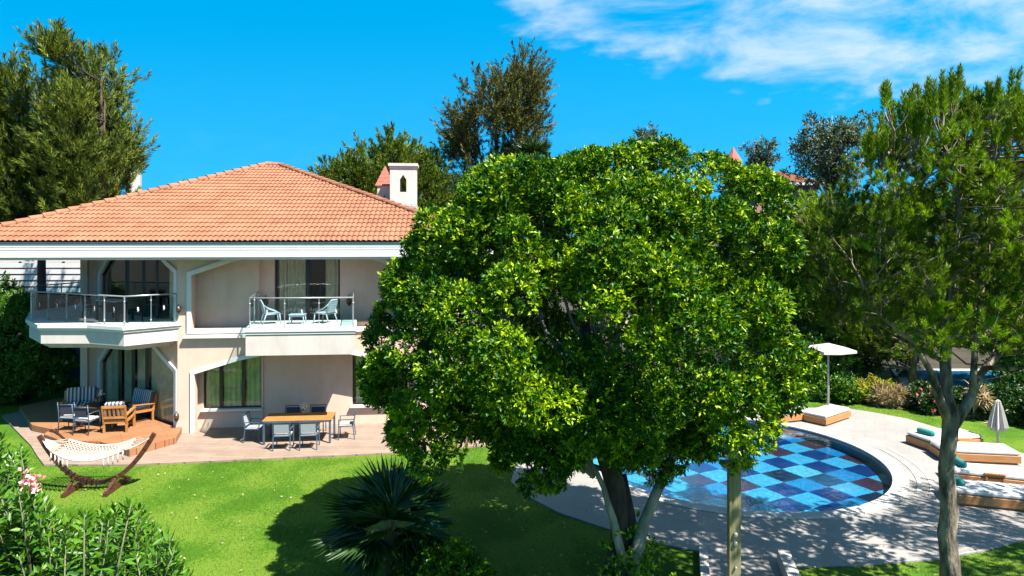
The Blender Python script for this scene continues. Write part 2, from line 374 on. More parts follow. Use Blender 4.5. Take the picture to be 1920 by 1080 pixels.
def tile_mat():
    m, nt, N, K = new_mat('pool_checker_tiles')
    out = N('ShaderNodeOutputMaterial'); b = N('ShaderNodeBsdfPrincipled'); K(b.outputs[0], out.inputs[0]); b.inputs['Roughness'].default_value = .3
    tc = N('ShaderNodeTexCoord'); mp = N('ShaderNodeMapping'); mp.inputs['Rotation'].default_value = (0, 0, R(-27)); mp.inputs['Scale'].default_value = (1 / .80, 1 / .80, 1); mp.inputs['Location'].default_value = (.35, .2, 0)
    K(tc.outputs['Object'], mp.inputs[0])
    nz = N('ShaderNodeTexNoise'); nz.inputs['Scale'].default_value = 3.5; nz.inputs['Detail'].default_value = 2; K(tc.outputs['Object'], nz.inputs['Vector'])  # noise wobble puts the ripple refraction of the water into the tile pattern
    sc = N('ShaderNodeVectorMath'); sc.operation = 'MULTIPLY_ADD'; K(nz.outputs['Color'], sc.inputs[0]); sc.inputs[1].default_value = (.10, .10, 0); K(mp.outputs[0], sc.inputs[2])
    fl = N('ShaderNodeVectorMath'); fl.operation = 'FLOOR'; K(sc.outputs[0], fl.inputs[0])
    sp = N('ShaderNodeSeparateXYZ'); K(fl.outputs[0], sp.inputs[0])
    def M(op, a, b_=None):
        q = N('ShaderNodeMath'); q.operation = op
        for i, v in enumerate((a, b_)):
            if v is None: continue
            if isinstance(v, (int, float)): q.inputs[i].default_value = v
            else: K(v, q.inputs[i])
        return q.outputs[0]
    par = M('GREATER_THAN', M('ABSOLUTE', M('MODULO', M('ADD', sp.outputs[0], sp.outputs[1]), 2.0)), .5)
    cxy = N('ShaderNodeCombineXYZ'); K(sp.outputs[0], cxy.inputs[0]); K(sp.outputs[1], cxy.inputs[1])
    wn = N('ShaderNodeTexWhiteNoise'); wn.noise_dimensions = '3D'; K(cxy.outputs[0], wn.inputs['Vector'])
    rl = N('ShaderNodeValToRGB'); rl.color_ramp.interpolation = 'CONSTANT'; e = rl.color_ramp.elements; e[0].color = (.07, .29, .42, 1); e[1].position = .5; e[1].color = (.02, .17, .34, 1); k = e.new(.8); k.color = (.14, .36, .42, 1)
    rd = N('ShaderNodeValToRGB'); rd.color_ramp.interpolation = 'CONSTANT'; e = rd.color_ramp.elements; e[0].color = (.006, .025, .11, 1); e[1].position = .38; e[1].color = (.075, .018, .03, 1); k = e.new(.72); k.color = (.006, .05, .10, 1); k = e.new(.88); k.color = (.012, .012, .03, 1)
    K(wn.outputs['Value'], rl.inputs[0]); K(wn.outputs['Value'], rd.inputs[0])
    mx = N('ShaderNodeMix'); mx.data_type = 'RGBA'; K(par, mx.inputs[0]); K(rl.outputs[0], mx.inputs[6]); K(rd.outputs[0], mx.inputs[7])
    # mosaic pieces inside each big square
    wn2 = N('ShaderNodeTexWhiteNoise'); sn = N('ShaderNodeVectorMath'); sn.operation = 'SNAP'; sn.inputs[1].default_value = (.05, .05, 5); K(mp.outputs[0], sn.inputs[0]); K(sn.outputs[0], wn2.inputs['Vector'])
    mr = N('ShaderNodeMapRange'); K(wn2.outputs['Value'], mr.inputs[0]); mr.inputs[3].default_value = .7; mr.inputs[4].default_value = 1.25
    mu = N('ShaderNodeMix'); mu.data_type = 'RGBA'; mu.blend_type = 'MULTIPLY'; mu.inputs[0].default_value = 1; K(mx.outputs[2], mu.inputs[6]); K(mr.outputs[0], mu.inputs[7])
    K(mu.outputs[2], b.inputs['Base Color']); return m
M_tile = tile_mat()
def water_mat():
    m, nt, N, K = new_mat('pool_water')
    out = N('ShaderNodeOutputMaterial'); tr = N('ShaderNodeBsdfTransparent'); tr.inputs[0].default_value = (.60, .88, .97, 1)
    gl = N('ShaderNodeBsdfGlossy'); gl.inputs['Roughness'].default_value = 0.02
    fr = N('ShaderNodeFresnel'); fr.inputs[0].default_value = 1.33
    tc = N('ShaderNodeTexCoord'); n = N('ShaderNodeTexNoise'); n.inputs['Scale'].default_value = 3.2; n.inputs['Detail'].default_value = 5; n.inputs['Distortion'].default_value = .8; K(tc.outputs['Object'], n.inputs['Vector'])
    bp = N('ShaderNodeBump'); bp.inputs['Strength'].default_value = .35; bp.inputs['Distance'].default_value = .03; K(n.outputs[0], bp.inputs['Height'])
    K(bp.outputs[0], gl.inputs['Normal']); K(bp.outputs[0], fr.inputs['Normal'])
    mu = N('ShaderNodeMath'); mu.operation = 'MULTIPLY_ADD'; K(fr.outputs[0], mu.inputs[0]); mu.inputs[1].default_value = 1.6; mu.inputs[2].default_value = .05; mu.use_clamp = True
    mx = N('ShaderNodeMixShader'); K(mu.outputs[0], mx.inputs[0]); K(tr.outputs[0], mx.inputs[1]); K(gl.outputs[0], mx.inputs[2]); K(mx.outputs[0], out.inputs[0]); return m
M_water = water_mat()

# ================================================================== THE SETTING
def sheet(name, pts, z, mat, kind='structure', label=None):
    mb = MB(); n = len(pts)
    tri = geometry.tessellate_polygon([[Vector((p[0], p[1], 0)) for p in pts]])
    fs = []
    for a, b, c in tri:
        A, B, C_ = [Vector((pts[k][0], pts[k][1], 0)) for k in (a, b, c)]
        if (B - A).cross(C_ - A).z < 0: a, b, c = c, b, a
        fs.append((a, b, c))
    mb.add([(p[0], p[1], z) for p in pts], fs); o = mb.build(name, mat); return tag(o, label, kind=kind)
def smooth_poly(pts, it=2, closed=True):
    pts = [Vector((p[0], p[1])) for p in pts]
    for _ in range(it):
        q = []
        for i in range(len(pts)):
            a = pts[i]; b = pts[(i + 1) % len(pts)]
            q += [a * .75 + b * .25, a * .25 + b * .75]
        pts = q
    return pts
POOL_C = Vector((6.25, 20.2)); POOL_R = 4.42
def pool_pt(t, off=0.0):
    rr = POOL_R + off - 0.32 * max(0.0, math.cos(t - R(225))) ** 2
    return (POOL_C.x + rr * math.cos(t), POOL_C.y + rr * math.sin(t))
NP = 96
ring = lambda off: [pool_pt(2 * math.pi * i / NP, off) for i in range(NP)]
# lawn / ground sheet with the pool cut out, reaching the horizon
def ground():
    mb = MB(); inner = ring(.10); outer = []; far = []
    for i in range(NP):
        t = 2 * math.pi * i / NP; c, s_ = math.cos(t), math.sin(t)
        k = min((24 if c > 0 else 26) / max(abs(c), 1e-6), (12.0 if s_ > 0 else 17.5) / max(abs(s_), 1e-6))
        outer.append((POOL_C.x + k * c, POOL_C.y + k * s_)); far.append((POOL_C.x + 1500 * c, POOL_C.y + 1500 * s_))
    mb.add([(x, y, 0) for x, y in inner] + [(x, y, 0) for x, y in outer], [(i, NP + i, NP + (i + 1) % NP, (i + 1) % NP) for i in range(NP)])
    tag(mb.build('lawn', M_lawn), kind='structure')
    mb = MB(); mb.add([(x, y, -.01) for x, y in outer] + [(x, y, -.01) for x, y in far], [(i, NP + i, NP + (i + 1) % NP, (i + 1) % NP) for i in range(NP)])
    tag(mb.build('ground', pm('dry_undergrowth_soil', (.035, .03, .015), (.07, .06, .03), .8, .95, .5, 6)), kind='structure')
ground()
# pale paving round the pool, with a hole for the basin
g2 = lambda a, b: tuple(G(a, b))[:2]
far_edge = [g2(1020, 826), g2(1110, 785), g2(1280, 766), g2(1440, 764), g2(1590, 767), g2(1640, 775), g2(1700, 786), g2(1760, 804), g2(1830, 826), g2(1920, 852), g2(2000, 880), g2(2120, 905)]
near_edge = [g2(2200, 950), g2(1985, 985), g2(1920, 1014), g2(1850, 1034), g2(1750, 1051), g2(1620, 1062), g2(1484, 1065)]
path_pts = [(5.05, 11.6), (3.3, 11.6)]
left_edge = [g2(1312, 1036), g2(1250, 1024), g2(1150, 997), g2(1050, 964), g2(985, 930), g2(958, 905), g2(965, 880), g2(985, 850)]
def paving():
    out = [Vector(p) for p in far_edge + near_edge] + [Vector(p) for p in path_pts] + [Vector(p) for p in left_edge]
    hole = [Vector(p) for p in ring(.30)]
    tri = geometry.tessellate_polygon([[Vector((p.x, p.y, 0)) for p in out], [Vector((p.x, p.y, 0)) for p in hole]])
    flat = out + hole; fs = []
    for a, b, c in tri:
        A, B, C_ = flat[a], flat[b], flat[c]
        if (B - A).cross(C_ - A) < 0: a, b, c = c, b, a
        fs.append((a, b, c))
    n = len(out); vs = [(p.x, p.y, .03) for p in flat] + [(p.x, p.y, -.02) for p in out]; N2 = len(flat)
    for i in range(n): j = (i + 1) % n; fs.append((i, N2 + i, N2 + j, j))
    mb = MB().add(vs, fs); tag(mb.build('pool_deck', M_pooldeck), kind='structure')
paving()
# small grass pocket breaking the paving at the right
sheet('grass_patch', [g2(1902, 884), g2(1960, 880), g2(1975, 905), g2(1925, 900)], .04, M_lawn)
# terrace of the house
HT = R(5.3); HO = G(340, 815)
def HW(x, y, z=0.0):                       # house frame -> world
    c, s = math.cos(HT), math.sin(HT); return Vector((HO.x + x * c - y * s, HO.y + x * s + y * c, z))
def HL(px, py, h=0.0):
    p = G(px, py, h) - Vector((HO.x, HO.y, 0)); c, s = math.cos(HT), math.sin(HT); return Vector((p.x * c + p.y * s, -p.x * s + p.y * c))
terr = [g2(58, 838), g2(70, 858), g2(82, 874), g2(243, 874), g2(380, 868), g2(670, 855), g2(760, 850), g2(850, 843), g2(930, 835)]
b1 = HW(10.2, 1.5); b2 = HW(-.3, 1.5); b3 = HW(-6.3, 4.5); b4 = HW(-7.3, 2.9)
terr += [tuple(b1)[:2], tuple(b2)[:2], tuple(b3)[:2], tuple(b4)[:2]]
mbt = MB().prism(terr, -.03, .05); tag(mbt.build('terrace', M_terrace), kind='structure')
dk = [HL(60, 797, .25), HL(104, 806, .25), HL(128, 826, .25), HL(187, 828, .25), HL(243, 844, .25), HL(330, 820, .25)]
dkw = [tuple(HW(p.x, p.y))[:2] for p in dk] + [tuple(HW(-.05, .3))[:2], tuple(HW(-4.2, 4.2))[:2], tuple(HW(-6.2, 4.6))[:2], tuple(HW(-7.0, 3.4))[:2]]
mbt = MB().prism(dkw, .05, .25); tag(mbt.build('wooden_deck', M_deckwood), kind='structure')
st = [HL(82, 816, .12), HL(104, 824, .12), HL(130, 840, .12), HL(186, 841, .12), HL(186, 826, .12), HL(125, 822, .12), HL(100, 802, .12)]
mbt = MB().prism([tuple(HW(p.x, p.y))[:2] for p in st], .05, .15); tag(mbt.build('deck_step', M_deckwood), kind='structure')

# ------------------------------------------------------------------ pool
pool = empty('swimming_pool', (POOL_C.x, POOL_C.y, 0), label='round swimming pool with blue, navy and maroon checkered tiles', cat='swimming pool')
def rel(pts): return [(x - POOL_C.x, y - POOL_C.y) for x, y in pts]
mb = MB(); r0 = rel(ring(0.0))
mb.add([(x, y, -.28) for x, y in r0] + [(0, 0, -.28)], [(i, (i + 1) % NP, NP) for i in range(NP)]); mb.build('tiled_floor', M_tile, pool)
mb = MB(); mb.add([(x, y, -.28) for x, y in r0] + [(x, y, .02) for x, y in r0], [(i, NP + i, NP + (i + 1) % NP, (i + 1) % NP) for i in range(NP)])
mb.build('pool_wall', pm('blue_mosaic_wall', (.04, .26, .36), (.08, .40, .50), 30, .3), pool)
mb = MB(); a = rel(ring(-.04)); b = rel(ring(.34))
vs = [(x, y, .01) for x, y in a] + [(x, y, .05) for x, y in a] + [(x, y, .05) for x, y in b] + [(x, y, .0) for x, y in b]
fs = []
for i in range(NP):
    j = (i + 1) % NP
    for k in range(3): fs.append((k * NP + i, (k + 1) * NP + i, (k + 1) * NP + j, k * NP + j))
    fs[-3:] = [f[::-1] for f in fs[-3:]]
mb.add(vs, [f[::-1] for f in fs]); mb.build('coping', M_kerb, pool)
mb = MB(); a = ring(.005)
mb.add([(x - POOL_C.x, y - POOL_C.y, 0) for x, y in a] + [(0, 0, 0)], [(i, (i + 1) % NP, NP) for i in range(NP)])
tag(mb.build('water', M_water, None, (POOL_C.x, POOL_C.y, -.012)), kind='structure')
# curved overflow step at the near right of the rim
mb = MB(); 
for off, z in ((.52, .046), (.80, .040)):
    pts = [pool_pt(R(a_), off) for a_ in range(-38, 8, 4)]; pts2 = [pool_pt(R(a_), off + .10) for a_ in range(-38, 8, 4)]
    n = len(pts); vs = [(x - POOL_C.x, y - POOL_C.y, z) for x, y in pts + pts2]
    vs += [(x - POOL_C.x, y - POOL_C.y, .0) for x, y in pts + pts2]
    fs = [(i, n + i, n + i + 1, i + 1) for i in range(n - 1)]
    fs += [(2 * n + i, i, i + 1, 2 * n + i + 1) for i in range(n - 1)] + [(n + i, 3 * n + i, 3 * n + i + 1, n + i + 1) for i in range(n - 1)]
    fs += [(0, n, 3 * n, 2 * n), (n - 1, 3 * n - 1, 4 * n - 1, 2 * n - 1)]
    mb.add(vs, fs)
mb.build('overflow_rim', M_kerb, pool)

# ================================================================== THE HOUSE
house = empty('villa', (HO.x, HO.y, 0), HT, label='two-storey cream villa with orange tiled hip roof, arches and glass-railed balconies', cat='house')
def offset_poly(pts, d, closed=True):
    """offset an open polyline or closed loop to its left by d"""
    n = len(pts); out = []
    P_ = [Vector(p) for p in pts]
    for i in range(n):
        a = P_[i - 1] if (closed or i > 0) else None; b = P_[i]; c = P_[(i + 1) % n] if (closed or i < n - 1) else None
        ns = []
        for p, q in ((a, b), (b, c)):
            if p is None or q is None: continue
            e = (q - p).normalized(); ns.append(Vector((-e.y, e.x)))
        m = sum(ns, Vector((0, 0)))
        m.normalize(); k = d / max(.3, m.dot(ns[0])); out.append(b + m * k)
    return [tuple(p) for p in out]
def arch(x0, x1, z0, zs, zt, n=9):
    pts = [(x0, z0)]
    for i in range(n + 1):
        t = math.pi * (1 - i / n); x = (x0 + x1) / 2 + (x1 - x0) / 2 * math.cos(t)
        pts.append((x, zs + (zt - zs) * math.sin(t) ** .85 if 0 < i < n else zs))
    pts.append((x1, z0)); return pts
def chamf(x0, x1, z0, zs, zt, w1, w2):
    """jambs, two straight slopes meeting a flat top"""
    return [(x0, z0), (x0, zs), (x0 + w1 * .45, zs + (zt - zs) * .55), (x0 + w1, zt), (x1 - w2, zt), (x1 - w2 * .45, zs + (zt - zs) * .55), (x1, zs), (x1, z0)]
def frame_strip(mb, open_pts, w, org, d, off, th, closed=False):
    """trim band of width w outside an opening given as open polyline (left jamb up, over, right jamb down)"""
    o2 = offset_poly(open_pts, w, closed)
    loop = list(open_pts) + [tuple(p) for p in reversed(o2)]
    if closed: mb.panel([tuple(p) for p in o2], [list(open_pts)], org, d, th, off)
    else: mb.panel(loop, [], org, d, th, off)

walls = MB()
ZT = 6.1
# outer facade F (y = 0)
XL, XR = -.12, 9.3
up_open = chamf(.33, 7.6, 3.45, 5.22, 5.98, 2.6, 2.6)
lo_arch = chamf(.42, 7.6, 0, 1.98, 2.72, 3.0, 3.0)
outline = [(XL, 0)] + lo_arch + [(XR, 0), (XR, ZT), (XL, ZT)]
walls.panel(outline, [up_open], (0, 0), (1, 0), .25)
# recess walls behind it
winA = [(.5, .69), (2.40, .69), (2.40, 2.65), (.5, 2.65)]
winB = [(5.42, .69), (7.3, .69), (7.3, 2.65), (5.42, 2.65)]
doorU = [(2.76, 3.62), (4.97, 3.62), (4.97, 5.95), (2.76, 5.95)]
walls.panel([(.25, 0), (2.45, 0), (2.45, 3.3), (.25, 3.3)], [winA], (0, .55), (1, 0), .25)
walls.panel([(2.45, 0), (7.9, 0), (7.9, 3.3), (2.45, 3.3)], [winB], (0, .62), (1, 0), .25)
walls.panel([(.25, 3.3), (2.30, 3.3), (2.30, ZT), (.25, ZT)], [], (0, .62), (1, 0), .25)
walls.panel([(2.30, 3.3), (7.9, 3.3), (7.9, ZT), (2.30, ZT)], [doorU], (0, .85), (1, 0), .25)
walls.box((1.3, .43, 3.375), (1.99, .36, .15)); 
walls.box((5.1, .55, 3.47), (5.6, .60, .27))
walls.box((7.8, .55, 3.05), (.2, .6, 6.1)); walls.box((.24, .5, 3.05), (.05, .5, 6.1))
# diagonal bay wall with the big arched doors, then the left return
A_ = Vector((-.12, .02)); B_ = Vector((-4.57, 3.91)); bay_d = (A_ - B_).normalized(); bay_L = (A_ - B_).length
doorG = chamf(.42, bay_L - .16, .25, 1.78, 2.86, 1.5, 1.7); doorG[-2] = (doorG[-2][0], 2.02)
winU = chamf(.42, bay_L - .16, 3.62, 5.05, 5.98, 1.3, 1.3); winU[-2] = (winU[-2][0], 5.30)
walls.panel([(0, 0), (bay_L, 0), (bay_L, ZT), (0, ZT)], [doorG, winU], B_, bay_d, .25)
C_l = Vector((-5.03, 3.72))
walls.panel([(0, 0), ((B_ - C_l).length, 0), ((B_ - C_l).length, ZT), (0, ZT)], [], C_l, (B_ - C_l), .25)
walls.panel([(0, 0), (9.0, 0), (9.0, ZT), (0, ZT)], [], (-5.03, 12.7), (0, -1), .25)
walls.panel([(0, 0), (14.3, 0), (14.3, ZT), (0, ZT)], [], (9.27, 12.7), (-1, 0), .25)
walls.panel([(0, 0), (12.6, 0), (12.6, ZT), (0, ZT)], [], (9.3, .1), (0, 1), .25)
walls.box((.10, .12, 3.05), (.43, .235, 6.1))
walls.build('wall', M_wall, house)
# upper floor slab (keeps the rooms dark) 
fl = MB(); fl.box((3.5, 6.9, 3.35), (11.2, 11.4, .3)); fl.prism([(-.2, .4), (-4.4, 4.1), (-4.8, 12.4), (-.2, 12.4)], 3.2, 3.5); fl.build('floor_slab', M_wallwhite, house)
fl = MB(); fl.box((2.1, 7.9, 3.05), (14.0, .1, 6.0)); fl.box((3.9, 2.6, 3.05), (7.8, .1, 6.0)); fl.build('dark_room_backing', M_dark, house)  # near-black sheets: darkness of the unlit rooms put into their colour
# white trims round the openings
tr = MB()
frame_strip(tr, up_open, .14, (0, 0), (1, 0), -.06, .06, True)
frame_strip(tr, lo_arch, .13, (0, 0), (1, 0), -.05, .05)
frame_strip(tr, doorG, .15, B_, bay_d, -.06, .06)
frame_strip(tr, winU, .15, B_, bay_d, -.06, .06)
tr.box((1.2, -.08, 3.22), (2.2, .16, .10))
tr.box((1.45, .50, .655), (2.0, .16, .06)); tr.box((6.36, .57, .655), (2.0, .16, .06))
tr.build('trim', M_trim, house)

# windows ---------------------------------------------------------
def win(name, org, d, x0, x1, z0, z1, mull, off, curt, curt_mat, rail=None, fw=.07, outline=None, arc=None):
    fr = MB(); 
    def seg(xa, za, xb, zb, w=fw):
        d_ = Vector(d).normalized(); nr = Vector((-d_.y, d_.x)); o = Vector(org)
        P = lambda x, z: (*(o + d_ * x + nr * (off + .03)), z)
        fr.bar(P(xa, za), P(xb, zb), w, .06) if abs(xb - xa) > abs(zb - za) else fr.bar(P(xa, za), P(xb, zb), w, .06)
    if arc:
        for p, q in zip(arc[:-1], arc[1:]): seg(*p, *q, .09)
        seg(*arc[0], *arc[-1], .09)
    else:
        seg(x0, z0, x1, z0); seg(x0, z1, x1, z1); seg(x0, z0, x0, z1); seg(x1, z0, x1, z1)
    for m in mull: seg(m[0], z0, m[0], z1, m[1])
    if rail: seg(x0, rail, x1, rail, .06)
    f = fr.build(name, M_frame, house)
    pn = MB().panel(arc if arc else [(x0, z0), (x1, z0), (x1, z1), (x0, z1)], [], org, d, .012, off + .03); pn.build('pane', M_win, f)
    d_ = Vector(d).normalized(); nr = Vector((-d_.y, d_.x)); o = Vector(org)
    for (a, b_) in curt:
        cm = MB(); n = max(6, int((b_ - a) / .035)); vs = []
        for i in range(n + 1):
            x = a + (b_ - a) * i / n; w = off + .13 + .045 * math.sin(x * 38 + 1.3 * math.sin(x * 7)) + random.uniform(-.008, .008)
            p = o + d_ * x + nr * w
            vs += [(p.x, p.y, z0 + .03), (p.x, p.y, z1 + .02)]
        cm.add(vs, [(2 * i, 2 * i + 2, 2 * i + 3, 2 * i + 1) for i in range(n)], True); cm.build('curtain', curt_mat, f)
    return f
win('window', (0, .62), (1, 0), .5, 2.40, .69, 2.65, [(1.05, .10), (1.78, .10)], .02, [(.52, 1.02), (1.12, 1.72), (1.84, 2.36)], M_curtain_lawnrefl)
win('window', (0, .70), (1, 0), 5.42, 7.3, .69, 2.65, [(6.36, .10)], .02, [(5.5, 6.3), (6.4, 7.2)], M_curtain_lawnrefl)
win('balcony_door', (0, .93), (1, 0), 2.76, 4.97, 3.62, 5.95, [(3.86, .12)], .02, [(2.84, 3.12), (3.14, 3.76), (4.45, 4.88)], M_curtain)
win('terrace_door', B_, bay_d, .42, bay_L - .16, .25, 2.86, [(1.75, .13), (2.75, .12), (3.75, .14)], .06, [(.5, 1.65), (1.9, 2.6), (2.9, 3.6), (3.9, 5.6)], M_curtain, arc=doorG)
win('arched_window', B_, bay_d, .42, bay_L - .16, 3.62, 5.98, [(2.3, .14), (3.5, .10), (4.4, .08)], .06, [(5.0, 5.7)], M_curtain, arc=winU)

# eaves, fascia, gutter --------------------------------------------
EX0, EX1, EY0, EY1 = -5.75, 9.35, 0.0, 13.4
def ringbox(mb, o, th, z0, z1):
    x0, x1, y0, y1 = EX0 - o, EX1 + o, EY0 - o, EY1 + o
    h = (z0 + z1) / 2; dz = z1 - z0
    mb.box(((x0 + x1) / 2, y0 + th / 2, h), (x1 - x0, th, dz)); mb.box(((x0 + x1) / 2, y1 - th / 2, h), (x1 - x0, th, dz))
    mb.box((x0 + th / 2, (y0 + y1) / 2, h), (th, y1 - y0 - 2 * th, dz)); mb.box((x1 - th / 2, (y0 + y1) / 2, h), (th, y1 - y0 - 2 * th, dz))
fa = MB()
ringbox(fa, .80, .30, 5.755, 5.84); ringbox(fa, .895, .36, 5.84, 6.05); ringbox(fa, .875, .30, 6.05, 6.072); ringbox(fa, .895, .34, 6.072, 6.14); ringbox(fa, .875, .3, 6.14, 6.16); ringbox(fa, .895, .36, 6.16, 6.275)
fa.build('fascia', M_trim, house)
so = MB(); so.box(((EX0 + EX1) / 2, (EY0 + EY1) / 2, 6.125), (EX1 - EX0 + 1.5, EY1 - EY0 + 1.5, .05)); so.build('soffit', M_wall, house)
gu = MB(); ringbox(gu, .885, .12, 6.277, 6.325); gu.build('gutter', M_gutter, house)
# roof tiles ---------------------------------------------------------
RX0, RX1, RY0, RY1, RZ = EX0 - .94, EX1 + .94, EY0 - .94, EY1 + .94, 6.33
AX0, AX1, AY, AZ = .72, 1.30, 7.6, 9.62
def slope(mb, e0, e1, r0, r1):
    e0, e1, r0, r1 = map(Vector, (e0, e1, r0, r1))
    ux = (e1 - e0).normalized(); W = (e1 - e0).length
    t = r0 - e0; t = t - ux * t.dot(ux); S = t.length; us = t / S; nn = ux.cross(us).normalized()
    l1 = (r0 - e0).dot(ux); l2 = (r1 - e0).dot(ux)
    rows = int(S / .40); L = S / rows; pw = .168; K_ = 6
    for r in range(rows):
        f0 = (r + .0) / rows; f1 = (r + 1) / rows; fm = (r + .5) / rows
        xa = l1 * fm; xb = W + (l2 - W) * fm
        n = max(2, int((xb - xa) / (pw / K_))); vs = []; fs = []
        k0 = int(xa / (pw / K_))
        for i in range(n + 1):
            x = (k0 + i) * pw / K_; ph = (x / pw) % 1.0
            z = .042 * abs(math.sin(math.pi * ph)) ** .8
            a = e0 + ux * x + us * (f0 * S) ; jz = .0
            low = a + nn * (z + .026); bot = a + nn * (z + .004) + us * .004
            top = a + us * (L + .02) + nn * (z * .9 - .0)
            vs += [low, top, bot]
        for i in range(n):
            a = 3 * i; fs += [(a, a + 3, a + 4, a + 1), (a + 2, a + 5, a + 3, a)]
        mb.add(vs, fs, False)
rf = MB()
c00 = (RX0, RY0, RZ); c10 = (RX1, RY0, RZ); c11 = (RX1, RY1, RZ); c01 = (RX0, RY1, RZ); q0 = (AX0, AY, AZ); q1 = (AX1, AY, AZ)
slope(rf, c00, c10, q0, q1); slope(rf, c10, c11, q1, q1); slope(rf, c11, c01, q1, q0); slope(rf, c01, c00, q0, q0)
roof = rf.build('roof', M_roof, house)
ud = MB(); dz = Vector((0, 0, -.03))
ud.add([Vector(c) + dz for c in (c00, c10, c11, c01, q0, q1)], [(0, 1, 5, 4), (1, 2, 5), (2, 3, 4, 5), (3, 0, 4), (3, 2, 1, 0)]); ud.build('roof_deck', M_gutter, roof)
def caps(mb, a, b, r=.10):
    a = Vector(a); b = Vector(b); L = (b - a).length; n = int(L / .40); d = (b - a) / n
    dn = d.normalized(); sd_ = dn.cross(Vector((0, 0, 1))).normalized(); up = sd_.cross(dn)
    for i in range(n):
        p = a + d * i; q = p + d * 1.12; vs = []
        for c, rr, lift in ((p, r * 1.25, .045), (q, r * .98, .02)):
            for k in range(9):
                t = math.pi * (k / 8) * 1.16 - .08 * math.pi
                vs.append(c + sd_ * rr * math.cos(t) + up * (rr * math.sin(t) + lift))
        for k in range(9):
            t = math.pi * (k / 8) * 1.16 - .08 * math.pi
            vs.append(p + sd_ * (r * .9) * math.cos(t) + up * ((r * .9) * math.sin(t) + .03))
        fs = [(k, k + 1, 9 + k + 1, 9 + k) for k in range(8)] + [(18 + k, 18 + k + 1, k + 1, k) for k in range(8)]
        mb.add(vs, [f[::-1] for f in fs], False)
hc_ = MB()
for a in ((c00, q0), (c10, q1), (c11, q1), (c01, q0), (q0, q1)): caps(hc_, *a)
hc_.build('ridge_tiles', M_roof, roof)
# chimney ------------------------------------------------------------
def to_house(p): 
    q = p - Vector((HO.x, HO.y, 0)); c, s = math.cos(HT), math.sin(HT); return Vector((q.x * c + q.y * s, -q.x * s + q.y * c, p.z))
def belvedere(cx, cy, w, dp, z0, z1, hole_w, hz0, hz1, cap):
    mb = MB(); hw = w / 2
    ho = [(-hole_w / 2, hz0), (hole_w / 2, hz0), (hole_w / 2, hz1 - .22), (0, hz1), (-hole_w / 2, hz1 - .22)]
    mb.panel([(-hw, z0), (hw, z0), (hw, z1), (-hw, z1)], [ho], (cx, cy - dp / 2), (1, 0), .12)
    mb.panel([(-hw, z0), (hw, z0), (hw, z1), (-hw, z1)], [ho], (cx, cy + dp / 2), (1, 0), .12)
    mb.box((cx - hw + .06, cy + .06, (z0 + z1) / 2), (.12, dp - .13, z1 - z0)); mb.box((cx + hw - .06, cy + .06, (z0 + z1) / 2), (.12, dp - .13, z1 - z0))
    if cap:
        mb.box((cx, cy + .06, z1 + .05), (w + .06, dp + .2, .10)); mb.box((cx, cy + .06, z1 + .15), (w + .14, dp + .28, .12))
    return mb
Yc = 30.0; pc = to_house(at(757, Yc, 0)); s_ = Yc / 1280
ch = belvedere(pc.x, pc.y, 48 * s_, .8, hz(384, Yc), hz(317, Yc), 12 * s_, hz(361, Yc), hz(329, Yc), True).build('chimney', M_wallwhite, roof)
mb = MB(); mb.box((pc.x, pc.y + .05, hz(403, Yc)), (50 * s_, 1.0, .9)); 
for k in range(10): mb.box((pc.x + (k % 5 - 2) * .23, pc.y - .48 + random.uniform(-.02, .02), hz(390 + 12 * (k // 5), Yc)), (.20, .08, .2), bev=.04)
mb.build('chimney_base', M_stone, roof)
Yt = 31.2; pt = to_house(at(722, Yt, 0)); s_ = Yt / 1280
belvedere(pt.x, pt.y, 26 * s_, .6, hz(400, Yt), hz(349, Yt), 7 * s_, hz(384, Yt), hz(366, Yt), False).build('small_chimney', M_wallwhite, roof)
mb = MB(); w = 33 * s_ / 2; z0 = hz(349, Yt); z1 = hz(311, Yt)
for k in range(5):
    f0, f1 = k / 5, (k + 1) / 5
    a, b = w * (1 - f0) + .02, w * (1 - f1) + .01; za, zb = z0 + (z1 - z0) * f0, z0 + (z1 - z0) * f1
    vs = [(pt.x + sx * a, pt.y + .06 + sy * a, za) for sx, sy in ((-1, -1), (1, -1), (1, 1), (-1, 1))] + [(pt.x + sx * b, pt.y + .06 + sy * b, zb) for sx, sy in ((-1, -1), (1, -1), (1, 1), (-1, 1))]
    mb.add(vs, [(0, 1, 5, 4), (1, 2, 6, 5), (2, 3, 7, 6), (3, 0, 4, 7), (3, 2, 1, 0), (4, 5, 6, 7)])
mb.build('chimney_roof', M_tower, roof)

